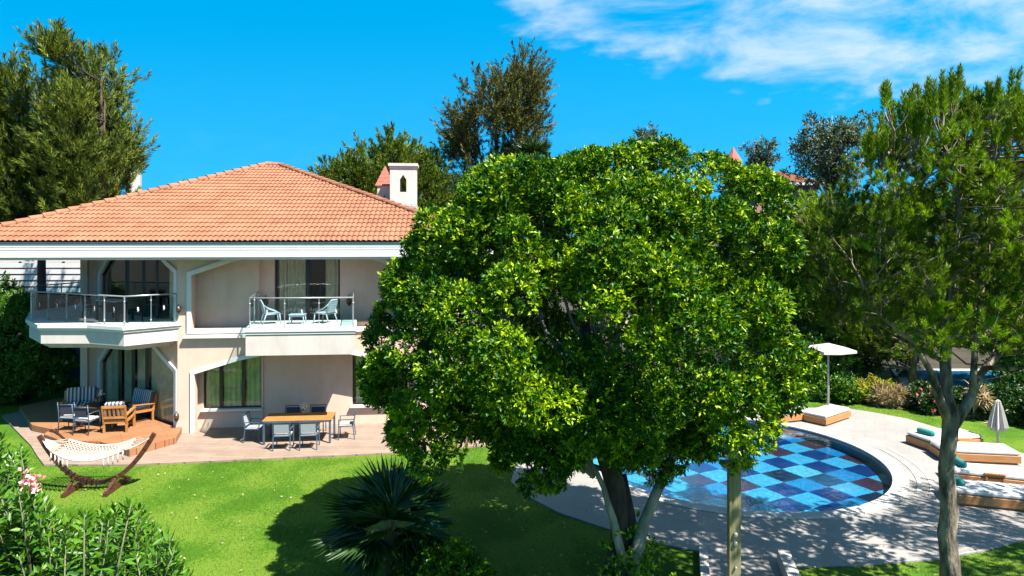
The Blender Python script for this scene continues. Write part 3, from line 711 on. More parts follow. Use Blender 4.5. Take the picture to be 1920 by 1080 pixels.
# balconies ------------------------------------------------------------
def balcony(poly, zb, zc, zt, lip, mould=True):
    mb = MB(); mb.prism(poly, zb, zc)
    if mould:
        mb.prism(offset_poly(poly, .13), zb - .09, zb); mb.prism(offset_poly(poly, .26), zb - .17, zb - .09)
    b = mb.build('balcony', M_wallwhite, house)
    mb = MB(); mb.prism(offset_poly(poly, -lip * .5), zc, zc + (zt - zc) * .45); mb.prism(offset_poly(poly, -lip), zc + (zt - zc) * .45, zt); mb.build('coping', M_trim, b)
    return b
def mark(mb, p, d):
    """small white emblem stuck on a pane: a two-lobed curl"""
    d = Vector((d[0], d[1], 0)).normalized(); n = Vector((d.y, -d.x, 0)) * .012; p = Vector(p) + n
    sh = [(-.005, .085), (.03, .055), (.012, .03), (.035, .0), (.03, -.03), (-.005, -.05), (.012, -.085), (-.02, -.055), (-.012, -.035), (.005, -.005), (-.03, .0), (-.012, .03), (-.028, .05)]
    tri = geometry.tessellate_polygon([[Vector((x, z, 0)) for x, z in sh]])
    th = n.normalized() * .003
    vs = [p + d * x + Vector((0, 0, z)) for x, z in sh] + [p + th + d * x + Vector((0, 0, z)) for x, z in sh]; m = len(sh)
    fs = [tuple(t) for t in tri] + [tuple(k + m for k in t) for t in tri] + [(i, (i + 1) % m, m + (i + 1) % m, m + i) for i in range(m)]
    mb.add(vs, fs)
def railing(b, path, z0, z1, nseg):
    hr = MB(); hr.tube([(p[0], p[1], z1) for p in path], .024, 8); hr.build('handrail', M_steel, b)
    posts = []
    for (a, c), n in zip(zip(path[:-1], path[1:]), nseg):
        a = Vector(a); c = Vector(c)
        for i in range(n): posts.append((a + (c - a) * i / n, (c - a)))
    posts.append((Vector(path[-1]), Vector(path[-1]) - Vector(path[-2])))
    for p, d in posts:
        mb = MB(); ang = math.atan2(d.y, d.x); mb.box((p.x, p.y, (z0 + z1) / 2), (.018, .045, z1 - z0), rz=ang)
        for zz in (z0 + .14, z1 - .17): mb.sphere((p.x, p.y, zz), .032, 8, 5)
        mb.box((p.x, p.y, z0 + .01), (.07, .07, .02), rz=ang); mb.build('railing_post', M_steel, b)
    for (a, c), n in zip(zip(path[:-1], path[1:]), nseg):
        a = Vector(a); c = Vector(c)
        for i in range(n):
            p = a + (c - a) * ((i + .04) / n); q = a + (c - a) * ((i + .96) / n); dd = (q - p).normalized(); nr = Vector((-dd.y, dd.x)) * .005
            mb = MB(); vs = [(*(p - nr), z0 + .07), (*(q - nr), z0 + .07), (*(q - nr), z1 - .08), (*(p - nr), z1 - .08)] + [(*(p + nr), z0 + .07), (*(q + nr), z0 + .07), (*(q + nr), z1 - .08), (*(p + nr), z1 - .08)]
            mb.add(vs, [(0, 1, 2, 3), (7, 6, 5, 4), (0, 4, 5, 1), (1, 5, 6, 2), (2, 6, 7, 3), (3, 7, 4, 0)]); g = mb.build('glass_panel', M_glass, b)
            m2 = MB(); c_ = (p + q) / 2; mark(m2, (c_.x, c_.y, (z0 + z1) / 2 + .03), dd if dd.x > 0 else dd * -1)
            m2.build('emblem', M_trim, b)
balL = [(-.10, .02), (-.25, .4), (-4.4, 3.7), (-4.95, 3.9), (-4.95, 6.4), (-6.3, 6.4), (-6.96, 4.2), (-5.45, 1.30), (-4.22, -.22), (-2.67, -.37), (-1.33, -1.02)][::-1]
area = sum(balL[i][0] * balL[(i + 1) % len(balL)][1] - balL[(i + 1) % len(balL)][0] * balL[i][1] for i in range(len(balL)))
if area < 0: balL = balL[::-1]
bl = balcony(balL, 3.08, 3.50, 3.69, .10)
railing(bl, [(-.16, .0), (-1.36, -.93), (-5.45, 1.42), (-6.85, 4.2), (-6.2, 6.3)], 3.69, 4.62, [2, 5, 3, 2])
balR = [(2.62, -2.02), (5.86, -2.02), (5.45, .80), (2.24, .80)]
br = balcony([(2.62, -2.02), (5.86, -2.02), (5.60, -.07), (2.36, -.07)], 2.89, 3.53, 3.70, .05, False)
railing(br, [(2.30, .55), (2.72, -1.94), (5.80, -1.94), (5.46, .55)], 3.70, 4.62, [2, 3, 2])
# wall sconces beside the glazed doors are parts of the house
def sconce(p, parent, s=1.0):
    mb = MB(); mb.lathe(p, [(.0, -.17 * s), (.03 * s, -.15 * s), (.075 * s, -.08 * s), (.08 * s, .05 * s), (.04 * s, .11 * s), (.015 * s, .14 * s), (.012 * s, .19 * s), (0, .2 * s)], 8, False)
    o = mb.build('lantern', M_black, parent); m2 = MB(); m2.lathe(p, [(.06 * s, -.07 * s), (.086 * s, -.03 * s), (.086 * s, .02 * s), (.06 * s, .05 * s)], 6, False); m2.build('lantern_glass', M_amber, o)

# ================================================================== FURNITURE
def h2w(x, y, z=0.0): return HW(x, y, z)
# ---- outdoor dining table and six chairs
dt = empty('dining_table', h2w(4.03, -1.12, .05), HT, 'long outdoor dining table with orange wooden top on blue-grey legs', 'table')
mb = MB(); mb.box((0, 0, .735), (2.10, .92, .03), bev=.005); mb.build('table_top', M_teak, dt)
mb = MB(); mb.box((0, -.44, .695), (2.02, .035, .05)); mb.box((0, .44, .695), (2.02, .035, .05)); mb.box((-1.02, 0, .695), (.035, .84, .05)); mb.box((1.02, 0, .695), (.035, .84, .05)); mb.build('apron', M_steelblue, dt)
for sx in (-1, 1):
    for sy in (-1, 1): MB().box((sx * 1.0, sy * .42, .335), (.06, .06, .67)).build('leg', M_steelblue, dt)
def dining_chair():
    """faces +y (its back is at -y)"""
    c = empty('dining_chair')
    mb = MB(); mb.box((0, .02, .445), (.46, .44, .03), bev=.01); mb.build('seat', M_sling, c)
    mb = MB(); mb.box((0, -.235, .665), (.44, .018, .30), rx=R(9)); mb.build('backrest', M_sling, c)
    mb = MB()
    for sx in (-1, 1):
        x = sx * .25
        mb.bar((x, -.20, .43), (x, -.275, .87), .028, .028); mb.bar((x, -.24, .64), (x, .25, .64), .035, .02)
        mb.bar((x, -.20, .43), (x, .24, .43), .028, .03)
    mb.bar((-.25, -.275, .86), (.25, -.275, .86), .025, .03); mb.bar((-.25, -.2, .43), (.25, -.2, .43), .025, .025); mb.bar((-.25, .24, .43), (.25, .24, .43), .025, .025)
    mb.build('frame', M_steelblue, c)
    for sx in (-1, 1):
        MB().bar((sx * .25, .24, 0), (sx * .25, .24, .64), .03, .03).build('leg', M_steelblue, c)
        MB().bar((sx * .25, -.25, 0), (sx * .25, -.20, .43), .03, .03).build('leg', M_steelblue, c)
    return c
ch0 = dining_chair()
spots = [(3.72, -1.98, 0, 'blue-grey chair with back to the lawn, near side of the dining table, left one'),
         (4.50, -1.98, .03, 'blue-grey chair with back to the lawn, near side of the dining table, right one'),
         (3.62, -.42, math.pi, 'dark-backed chair behind the dining table, left of the vase'),
         (4.42, -.42, math.pi, 'dark-backed chair behind the dining table, right of the vase'),
         (2.62, -1.08, -math.pi / 2 - .1, 'chair at the left head of the dining table, by the curtained window'),
         (5.48, -1.0, math.pi / 2 + .06, 'chair at the right head of the dining table, beside the ficus tree')]
for i, (x, y, rz, lb) in enumerate(spots):
    c = ch0 if i == 0 else dup(ch0)
    c.location = h2w(x, y, .05); c.rotation_euler = (0, 0, HT + rz); tag(c, lb, 'chair', 'chairs round the dining table')
for c in [o for o in SC.objects if o.name.startswith('dining_chair')][2:4]:
    for k in c.children:
        if k.name.startswith(('backrest', 'seat')):
            k.data = k.data.copy(); k.data.materials[0] = M_slingdark
def vase(loc, h, mat, lb, nfl=26, sp=.12):
    v = empty('flower_vase', loc, 0, lb, 'vase')
    MB().lathe((0, 0, 0), [(.0, 0), (.05, .0), (.06, h * .4), (.04, h * .8), (.05, h), (.04, h)], 12).build('vase', mat, v)
    mb = MB(); m2 = MB()
    for i in range(nfl):
        a = random.uniform(0, 6.28); r = sp * math.sqrt(random.random()); p = Vector((r * math.cos(a), r * math.sin(a), h + .06 + random.uniform(0, .14) + (sp - r) * .3))
        mb.sphere(p, random.uniform(.022, .038), 7, 4, jit=.25); m2.tube([(0, 0, h * .8), p], .004, 4)
    mb.build('flowers', M_flower_w, v); m2.build('stems', pm('stem_green_' + str(round(h * 100)), (.05, .12, .03), None, 5), v)
    return v
vase(h2w(4.12, -.98, .80), .16, M_glass, 'white flower bouquet in a clear vase on the dining table')

# ---- lounge corner on the raised deck
Z0 = .25
def cushion_box(mb, c, d, rz=0, rx=0): mb.box(c, d, rz=rz, rx=rx, bev=.045)
def wood_seat(name, w, seats, lb, cat, stripe=True):
    """slatted teak seat, faces +y"""
    o = empty(name, (0, 0, 0), 0, lb, cat)
    mb = MB()
    for sx in (-1, 1):
        mb.bar((sx * w / 2, -.33, .36), (sx * w / 2, .34, .40), .06, .07)
        mb.bar((sx * w / 2, -.40, .56), (sx * w / 2, .36, .64), .09, .03)
        mb.bar((sx * w / 2, -.34, .30), (sx * w / 2, -.48, .88), .05, .06)
    mb.bar((-w / 2, .32, .36), (w / 2, .32, .36), .04, .11); mb.bar((-w / 2, -.34, .36), (w / 2, -.34, .36), .04, .11)
    mb.build('frame', M_teak, o)
    for sx in (-1, 1):
        MB().bar((sx * w / 2, .33, 0), (sx * w / 2, .33, .62), .06, .06).build('leg', M_teak, o)
        MB().bar((sx * w / 2, -.33, 0), (sx * w / 2, -.33, .36), .06, .06).build('leg', M_teak, o)
    mb = MB(); mb.bar((-w / 2, -.48, .85), (w / 2, -.48, .85), .035, .08); mb.bar((-w / 2, -.40, .50), (w / 2, -.40, .50), .035, .07)
    n = int(w / .13)
    for i in range(n):
        x = -w / 2 + w * (i + .5) / n + .0; mb.bar((x, -.40, .50), (x, -.48, .84), .05, .02)
    mb.build('slatted_back', M_teak, o)
    mat = M_stripe if stripe else M_white
    for i in range(seats):
        cw = (w - .1) / seats; cx = -w / 2 + .05 + cw * (i + .5)
        m1 = MB(); cushion_box(m1, (cx, .02, .46), (cw - .015, .62, .12)); m1.build('seat_cushion', M_white if stripe == 'half' else mat, o)
        m1 = MB(); cushion_box(m1, (cx, -.34, .74), (cw - .015, .13, .50), rx=R(13)); m1.build('back_cushion', mat, o)
    return o
arm = wood_seat('wooden_armchair', .66, 1, 'orange teak armchair with white cushions, its slatted back to the lawn', 'armchair')
p = G(224, 806, Z0); arm.location = p; arm.rotation_euler = (0, 0, R(10))
sofa = wood_seat('wooden_sofa', 1.12, 2, 'teak two-seat sofa with striped cushions beside the glazed door', 'sofa')
p = G(250, 788, Z0); sofa.location = p; sofa.rotation_euler = (0, 0, R(150))
sofa2 = wood_seat('wooden_sofa', .98, 2, 'striped two-seat sofa at the back of the deck, behind the blue chairs', 'sofa')
p = G(150, 783, Z0); sofa2.location = p; sofa2.rotation_euler = (0, 0, R(205))
lt = empty('lounge_table', G(196, 796, Z0), HT - .12, 'dark brown low wooden table between the lounge seats', 'table')
mb = MB(); mb.box((0, 0, .64), (1.35, .78, .045), bev=.008); mb.build('table_top', M_teakdark, lt)
mb = MB(); mb.box((0, -.33, .58), (1.2, .03, .08)); mb.box((0, .33, .58), (1.2, .03, .08)); mb.build('apron', M_teakdark, lt)
for sx in (-1, 1):
    for sy in (-1, 1): MB().box((sx * .56, sy * .31, .31), (.07, .07, .62)).build('leg', M_teakdark, lt)
pv = G(192, 797, Z0); vase((pv.x - .05, pv.y + .05, Z0 + .665), .26, M_black, 'pale flowers in a tall dark vase on the lounge table', 16, .10)
def patio_chair():
    c = empty('patio_chair')
    mb = MB(); cushion_box(mb, (0, .03, .46), (.48, .46, .07)); mb.build('seat_cushion', M_white, c)
    mb = MB(); mb.box((0, -.235, .70), (.42, .02, .30), rx=R(8)); mb.build('backrest', M_slingdark, c)
    mb = MB()
    for sx in (-1, 1):
        x = sx * .26
        mb.tube([(x, -.26, 0), (x, -.22, .42), (x, -.25, .66), (x, -.29, .93)], .017, 7); mb.tube([(x, -.25, .66), (x, 0, .68), (x, .22, .66), (x, .26, .60), (x, .27, .35), (x, .29, 0)], .015, 7)
        mb.tube([(x, -.22, .42), (x, .27, .42)], .015, 7); mb.sphere((x, -.29, .94), .024, 8, 5)
    mb.tube([(-.26, -.28, .88), (.26, -.28, .88)], .014, 7); mb.tube([(-.26, -.22, .42), (.26, -.22, .42)], .014, 7); mb.tube([(-.26, .27, .42), (.26, .27, .42)], .014, 7)
    mb.build('frame', M_steelblue, c); return c
pc0 = patio_chair(); tag(pc0, 'blue metal chair with white seat pad, nearer the armchair, back to the lawn', 'chair', 'blue metal chairs at the lounge table')
pc0.location = G(162, 812, Z0); pc0.rotation_euler = (0, 0, R(-6))
pc1 = dup(pc0); pc1.location = G(134, 806, Z0); pc1.rotation_euler = (0, 0, R(2)); pc1['label'] = 'blue metal chair with white seat pad at the outer left corner of the deck'

# ---- balcony furniture (right balcony)
ZB = 3.62
def resin_chair():
    c = empty('balcony_chair')
    mb = MB(); mb.box((0, .03, .40), (.50, .46, .03), rx=R(3), bev=.01); mb.build('seat', M_resin, c)
    mb = MB()
    for k in range(6): mb.box((-.19 + k * .076, -.27, .62), (.05, .022, .40), rx=R(14))
    for z in (.44, .52, .60, .68, .76): mb.box((0, -.225 - (z - .44) * .25, z), (.42, .02, .026), rx=R(14))
    mb.tube([(-.24, -.20, .40), (-.25, -.28, .74), (-.16, -.32, .83), (.16, -.32, .83), (.25, -.28, .74), (.24, -.20, .40)], .022, 8)
    mb.build('backrest', M_resin, c)
    mb = MB()
    for sx in (-1, 1): mb.tube([(sx * .25, -.28, .72), (sx * .28, -.12, .58), (sx * .27, .16, .46), (sx * .25, .24, .40)], .019, 7)
    mb.build('armrests', M_resin, c)
    for sx in (-1, 1):
        MB().tube([(sx * .25, .22, .41), (sx * .27, .27, 0)], [.022, .016], 7).build('leg', M_resin, c)
        MB().tube([(sx * .24, -.18, .41), (sx * .27, -.32, 0)], [.022, .016], 7).build('leg', M_resin, c)
    return c
rc = resin_chair(); rc.location = h2w(3.05, -.75, ZB); rc.rotation_euler = (0, 0, HT - R(68)); tag(rc, 'pale resin chair on the right balcony, left of the small table', 'chair', 'pale resin balcony chairs')
rc2 = dup(rc); rc2.location = h2w(4.75, -.75, ZB); rc2.rotation_euler = (0, 0, HT + R(68)); rc2['label'] = 'pale resin chair on the right balcony, right of the small table'
bt = empty('balcony_side_table', h2w(3.9, -.85, ZB), HT, 'low pale resin table between the two balcony chairs', 'side table')
mb = MB(); mb.box((0, 0, .375), (.50, .40, .03), bev=.01); mb.box((0, 0, .34), (.46, .36, .04)); mb.build('table_top', M_resin, bt)
for sx in (-1, 1):
    for sy in (-1, 1): MB().tube([(sx * .21, sy * .16, .34), (sx * .23, sy * .18, 0)], [.022, .016], 7).build('leg', M_resin, bt)
# wall lanterns by the balcony door; each hangs on the wall
for x, lb in ((2.50, 'dark amber-glass wall lantern left of the balcony door'), (5.30, 'dark amber-glass wall lantern right of the balcony door')):
    e_ = empty('wall_lantern', h2w(x, .70, 4.28), HT, lb, 'lantern', 'lanterns by the balcony door'); sconce((0, 0, 0), e_, 1.1); MB().box((0, .08, .0), (.08, .10, .16)).build('wall_plate', M_black, e_)
e_ = empty('wall_lantern', h2w(-.04, -.12, 4.12), HT, 'black wall lantern on the pillar beside the corner balcony', 'lantern'); sconce((0, 0, 0), e_, .85); MB().box((0, .06, 0), (.06, .10, .14)).build('wall_plate', M_black, e_)
e_ = empty('wall_lantern', h2w(-.10, -.14, .62), HT, 'black lantern low on the pillar beside the terrace door', 'lantern'); sconce((0, 0, 0), e_, 1.0); MB().box((0, .08, 0), (.06, .10, .14)).build('wall_plate', M_black, e_)
# left balcony: dark table and chairs behind the glass
bt = empty('balcony_dining_table', h2w(-2.5, .9, ZB), HT + R(-30), 'round-edged pale table behind the glass of the corner balcony', 'table')
MB().box((0, 0, .72), (1.1, .7, .035), bev=.01).build('table_top', M_resin, bt)
for sx in (-1, 1):
    for sy in (-1, 1): MB().box((sx * .48, sy * .28, .36), (.045, .045, .70)).build('leg', M_black, bt)
for x, y, rz, lb in ((-1.7, .25, 1.0, 'dark chair on the corner balcony near the pillar'), (-3.6, 1.75, -1.6, 'dark chair on the corner balcony left of the table')):
    c = dup(ch0); c.name = 'balcony_dining_chair'; c.location = h2w(x, y, ZB); c.rotation_euler = (0, 0, HT + rz); tag(c, lb, 'chair', 'dark chairs on the corner balcony')
    for k in c.children: k.data = k.data.copy(); k.data.materials[0] = M_black

# ---- hammock on a curved wooden stand
hp = G(182, 916); ham = empty('hammock_stand', (hp.x, hp.y, 0), R(4), 'dark red-brown curved wooden hammock stand on the lawn', 'hammock stand')
arcp = []
for i in range(25):
    t = -1 + 2 * i / 24; arcp.append(Vector((1.42 * t + .0, 0, .16 + 1.22 * abs(t) ** 2.15)))
mb = MB()
for a, b in zip(arcp[:-1], arcp[1:]): mb.bar(a - (b - a) * .06, b + (b - a) * .06, .075, .105)
mb.build('curved_beam', M_ham, ham)
mb = MB()
for k in range(20):
    p = arcp[3] .lerp(arcp[12], k / 19); q = arcp[3 + int(9 * k / 19)]; mb.box((q.x, 0, q.z), (.03, .10, .15), ry=-math.atan2(1.22 * 2.15 * abs(q.x / 1.42) ** 1.15 / 1.42, 1) * (-1 if q.x < 0 else 1))
mb.build('rope_wrap', M_barkdark, ham)
for x in (-.5, .5):
    mb = MB(); mb.bar((x, -.62, .045), (x, .62, .045), .10, .09); mb.bar((x, -.3, .10), (x, .3, .10), .08, .05); mb.build('foot', M_ham, ham)
    mb = MB(); mb.bar((x, -.55, .08), (x * 1.05, 0, .34), .06, .05); mb.bar((x, .55, .08), (x * 1.05, 0, .34), .06, .05); mb.build('brace', M_ham, ham)
hn = empty('rope_hammock', (hp.x, hp.y, 0), R(4), 'cream rope net hammock with tasselled edges hanging on the curved stand', 'hammock')
mb = MB(); nu, nv = 22, 9
def hm(u, v):
    x = (u - .5) * 1.75; w = .36 + .13 * math.sin(math.pi * u); yy = (v - .5) * 2 * w
    z = .92 + .22 * (2 * u - 1) ** 2 * 1.0 - .10 * (1 - (2 * v - 1) ** 2) - .05 * (2 * v - 1) * -1
    return Vector((x - .05, yy, z))
for i in range(nu + 1):
    for j in range(nv):
        if (i + j) % 1 == 0:
            if i < nu:
                mb.tube([hm(i / nu, j / nv), hm((i + 1) / nu, (j + 1) / nv)], .009, 4, False); mb.tube([hm(i / nu, (j + 1) / nv), hm((i + 1) / nu, j / nv)], .009, 4, False)
for v in (0, 1): mb.tube([hm(i / nu, v) for i in range(nu + 1)], .022, 6)
mb.build('net', M_rope, hn)
mb = MB(); b1_ = MB(); ends = [Vector((-1.36, 0, 1.30)), Vector((1.36, 0, 1.30))]
for e, u in ((ends[0], 0), (ends[1], 1)):
    for j in range(13):
        q = hm(u, j / 12); m_ = (e + q) / 2 + Vector((0, 0, -.05)); mb.tube([e, m_, q], .009, 4, False)
        if j % 2 == 0: MB().box(q, (.07, .035, .035), bev=.01).build('toggle', M_bead, hn)
mb.build('suspension_cords', M_rope, hn)
for u in [k / 16 for k in range(17)]:
    mb = MB()
    if .28 < u < .72: continue
    q = hm(u, 0); mb.tube([q, q + Vector((random.uniform(-.02, .02), -.02, -.12)), q + Vector((random.uniform(-.02, .02), -.02, -.24))], [.012, .02, .014], 5)
    mb.build('tassel', M_rope, hn)

# ---- sun beds by the pool
def sunbed(w, l):
    c = empty('sun_bed')
    mb = MB(); mb.box((l / 2, w / 2, .03), (l - .12, w - .12, .06)); mb.box((l / 2, w / 2, .15), (l, w, .20), bev=.006)
    mb.build('platform', M_bed, c)
    mb = MB(); mb.box((l / 2, w / 2, .315), (l - .05, w - .05, .13), bev=.045); mb.build('mattress', M_white, c); return c
def towel(c, p, rz):
    t = MB()
    n = 18; 
    path = [Vector((0, -.24, 0)), Vector((0, -.2, 0)), Vector((0, .2, 0)), Vector((0, .24, 0))]
    t.tube(path, [.075, .09, .09, .075], 14); 
    for s_ in (-.243, .243): t.tube([(0, s_, 0), (0, s_ * 1.04, 0)], [.06, .055], 12); t.tube([(0, s_, 0), (0, s_ * 1.07, 0)], [.03, .025], 12)
    o = t.build('rolled_towel', M_teal, None, p); o.rotation_euler = (0, 0, rz); return o
beds = []
def place_bed(near_px, near_py, rz, w, l, lb):
    c = sunbed(w, l); p = G(near_px, near_py); c.location = (p.x, p.y, .035); c.rotation_euler = (0, 0, rz); tag(c, lb, 'sun bed', 'cushioned wooden sun beds on the pool deck'); beds.append(c); return c
bC = place_bed(1767, 868, R(-9), .86, 2.05, 'wooden sun bed with white mattress in full sun, directly behind the pine trunk')
bB = place_bed(1746, 850, R(14), .95, 1.95, 'sun bed with a teal towel farther back, touching the small slatted table')
bD = place_bed(1784, 910, R(-19), .82, 2.05, 'upper of the two tree-shaded sun beds right of the pine trunk')
bE = place_bed(1782, 949, R(-17), .90, 2.05, 'lowest sun bed in dappled shade at the right edge')
bA = place_bed(1549, 802, R(38), .80, 1.75, 'sun bed beyond the pool under the white parasol')
bF = place_bed(1462, 797, R(20), .80, 1.5, 'sun bed half hidden by the ficus leaves beyond the pool')
def on_bed(b, x, y, z=.38):
    M = Matrix.Translation(b.location) @ Matrix.Rotation(b.rotation_euler.z, 4, 'Z'); return M @ Vector((x, y, z))
for b, x, y, lb in ((bB, .26, .45, 'rolled teal towel on the far sun bed left of the pine trunk'), (bD, .30, .45, 'rolled teal towel on the upper shaded sun bed'), (bE, .28, .50, 'rolled teal towel on the lowest shaded sun bed')):
    t = towel(b, on_bed(b, x, y, .46), b.rotation_euler.z + R(12)); tag(t, lb, 'towel', 'teal towels on the sun beds')
def slat_table(loc, rz, lb):
    c = empty('slatted_side_table', loc, rz, lb, 'side table', 'slatted tables between the sun beds')
    mb = MB()
    for k in range(6): mb.box((-.20 + k * .08, 0, .36), (.068, .42, .025))
    mb.build('table_top', M_teak, c)
    for sx in (-1, 1):
        for sy in (-1, 1): MB().box((sx * .19, sy * .17, .175), (.045, .045, .35)).build('leg', M_teak, c)
    mb = MB(); mb.box((0, -.17, .31), (.4, .025, .06)); mb.box((0, .17, .31), (.4, .025, .06)); mb.build('apron', M_teak, c); return c
p = G(1812, 851); slat_table((p.x, p.y, .035), R(-5), 'small slatted wooden table between the two sunlit sun beds')
p = G(1858, 914); slat_table((p.x + .05, p.y, .035), R(-19), 'small slatted wooden table between the two shaded sun beds')
# ---- parasols
pp = G(1553, 781); ps = empty('parasol', (pp.x, pp.y, .03), R(12), 'open square white parasol on a pale pole beyond the pool', 'parasol')
MB().tube([(0, 0, 0), (0, 0, 2.6)], .035, 10).build('pole', M_kerb, ps)
MB().box((0, 0, .04), (.5, .5, .06), bev=.01).build('base', M_kerb, ps)
mb = MB(); hw = .66; zt = 2.62; ze = 2.42; n = 6; grid = {}
vs = []; 
for k in range(4):
    a = [(-hw, -hw), (hw, -hw), (hw, hw), (-hw, hw)]
    A3 = Vector((*a[k], ze)); B3 = Vector((*a[(k + 1) % 4], ze)); T = Vector((0, 0, zt)); base = len(mb.v)
    mb.add([A3, B3, T, (A3 + B3) / 2 + Vector((0, 0, .04)), A3 + Vector((0, 0, -.09)), B3 + Vector((0, 0, -.09)), (A3 + B3) / 2 + Vector((0, 0, -.12))], [(0, 3, 2), (3, 1, 2), (4, 6, 3, 0), (6, 5, 1, 3)])
mb.build('canopy', M_umb, ps)
for k in range(4):
    a = [(-hw, -hw), (hw, -hw), (hw, hw), (-hw, hw)][k]; MB().tube([(0, 0, zt - .04), (a[0], a[1], ze - .02)], .012, 6).build('rib', M_kerb, ps)
pp = G(1871, 843); pq = empty('closed_parasol', (pp.x, pp.y, 0), 0, 'furled cream parasol on a pale pole behind the sunlit sun beds', 'parasol')
MB().tube([(0, 0, 0), (0, 0, 1.72)], .04, 10).build('pole', M_umb, pq)
pq.scale = (.85, .85, .85)
mb = MB(); prof = [(0.02, 1.80), (.07, 1.74), (.13, 1.5), (.20, 1.15), (.26, .82), (.20, .72)]; n = 20; vs = []
for i, (r, z) in enumerate(prof):
    for k in range(n):
        t = 2 * math.pi * k / n; rr = r * (1 + (.28 if k % 2 else -.22) * (i > 0)); vs.append((rr * math.cos(t), rr * math.sin(t), z - (.07 if (k % 4 == 0 and i == len(prof) - 1) else 0)))
mb.add(vs, [(i * n + k, (i + 1) * n + k, (i + 1) * n + (k + 1) % n, i * n + (k + 1) % n) for i in range(len(prof) - 1) for k in range(n)]); mb.build('furled_canopy', M_umb, pq)
# ---- shower post at the path
sp_ = empty('shower_post', (at(1376, 12.5).x, 12.5, 0), 0, 'greenish timber shower post with round knobs and a short cross cap', 'shower post')
MB().box((0, 0, 1.14), (.205, .16, 2.28), bev=.012).build('post', M_postwood, sp_)
mb = MB(); mb.box((.03, 0, 2.33), (.52, .24, .095), bev=.01); mb.build('cross_cap', M_postwood, sp_)
for z, r in ((1.08, .042), (.92, .04), (.48, .022)):
    mb = MB(); mb.lathe((0, 0, 0), [(0, .05), (r * .8, .05), (r, .035), (r, 0), (r * .5, 0)], 12); o = mb.build('knob', M_steel, sp_, (0, -.08, z)); o.rotation_euler = (R(90), 0, 0)
mb = MB(); mb.lathe((0, 0, 0), [(0, .06), (.03, .06), (.04, .0)], 12); o = mb.build('shower_head', M_black, sp_, (-.05, -.08, 2.18)); o.rotation_euler = (R(90), 0, 0)
for z in (1.12, .95, .5):
    mb = MB(); mb.box((.115, 0, z), (.03, .05, .05), bev=.01); mb.build('side_bolt', M_black, sp_)
# ---- stone edging of the path
def edging(a, b, w, h, lb):
    mb = MB(); a = Vector((*a, h / 2)); b = Vector((*b, h / 2)); mb.bar(a, b, w, h); tag(mb.build('stone_edging', M_kerb), lb, 'edging')
edging(g2(1318, 1036), (3.35, 11.7), .16, .22, 'pale stone edging block along the left of the path')
edging(g2(1468, 1058), (5.0, 11.7), .22, .30, 'pale stone edging block right of the shower post')

# ================================================================== VEGETATION
def nrm(a): return a / np.maximum(np.linalg.norm(a, axis=-1, keepdims=True), 1e-9)
def rand_dirs(n): return nrm(rng.normal(size=(n, 3)))
def leaf_obj(name, P, D, L, Wd, mat, parent, tint, fold=.22, loc=None, kind=None):
    """one mesh of many folded lance-shaped leaves; P base, D direction, L length, Wd width"""
    n = len(P); D = nrm(D); S = nrm(np.cross(D, rand_dirs(n) + np.array([0, 0, .9]))); Nn = np.cross(S, D)
    L = np.broadcast_to(L, (n,))[:, None]; Wd = np.broadcast_to(Wd, (n,))[:, None]
    v = np.empty((n, 4, 3), np.float32)
    v[:, 0] = P; v[:, 1] = P + D * L * .5 + S * Wd * .5 + Nn * Wd * fold
    v[:, 2] = P + D * L - Nn * L * .06; v[:, 3] = P + D * L * .5 - S * Wd * .5 + Nn * Wd * fold
    me = bpy.data.meshes.new(name); me.vertices.add(n * 4); me.vertices.foreach_set('co', v.reshape(-1))
    idx = (np.arange(n)[:, None] * 4 + np.array([0, 2, 1, 0, 3, 2])).astype(np.int32).reshape(-1)
    me.loops.add(n * 6); me.loops.foreach_set('vertex_index', idx)
    me.polygons.add(n * 2); me.polygons.foreach_set('loop_start', np.arange(0, n * 6, 3, dtype=np.int32)); me.polygons.foreach_set('loop_total', np.full(n * 2, 3, np.int32))
    me.update(calc_edges=True)
    at_ = me.attributes.new('tint', 'FLOAT', 'POINT'); at_.data.foreach_set('value', np.repeat(np.clip(tint, 0, 1), 4).astype(np.float32))
    me.materials.append(mat)
    o = bpy.data.objects.new(name, me); SC.collection.objects.link(o)
    if parent is not None: o.parent = parent
    if loc is not None: o.location = loc
    return o
def rosettes(C_, A, k, L, Wd, spread=(.35, 1.3), jit=.03):
    """k leaves round each twig tip C_ with axis A"""
    n = len(C_); A = nrm(A); q = nrm(np.cross(A, rand_dirs(n))); r = np.cross(A, q)
    th = rng.uniform(0, 2 * np.pi, (n, k)); ph = rng.uniform(spread[0], spread[1], (n, k))
    D = A[:, None] * np.cos(ph)[..., None] + (q[:, None] * np.cos(th)[..., None] + r[:, None] * np.sin(th)[..., None]) * np.sin(ph)[..., None]
    P = C_[:, None] - A[:, None] * rng.uniform(0, L * .9, (n, k))[..., None] + rng.normal(scale=jit, size=(n, k, 3)) * .4
    ln = L * rng.uniform(.65, 1.15, (n, k))
    return P.reshape(-1, 3), D.reshape(-1, 3), ln.reshape(-1), (ln * Wd / L).reshape(-1)
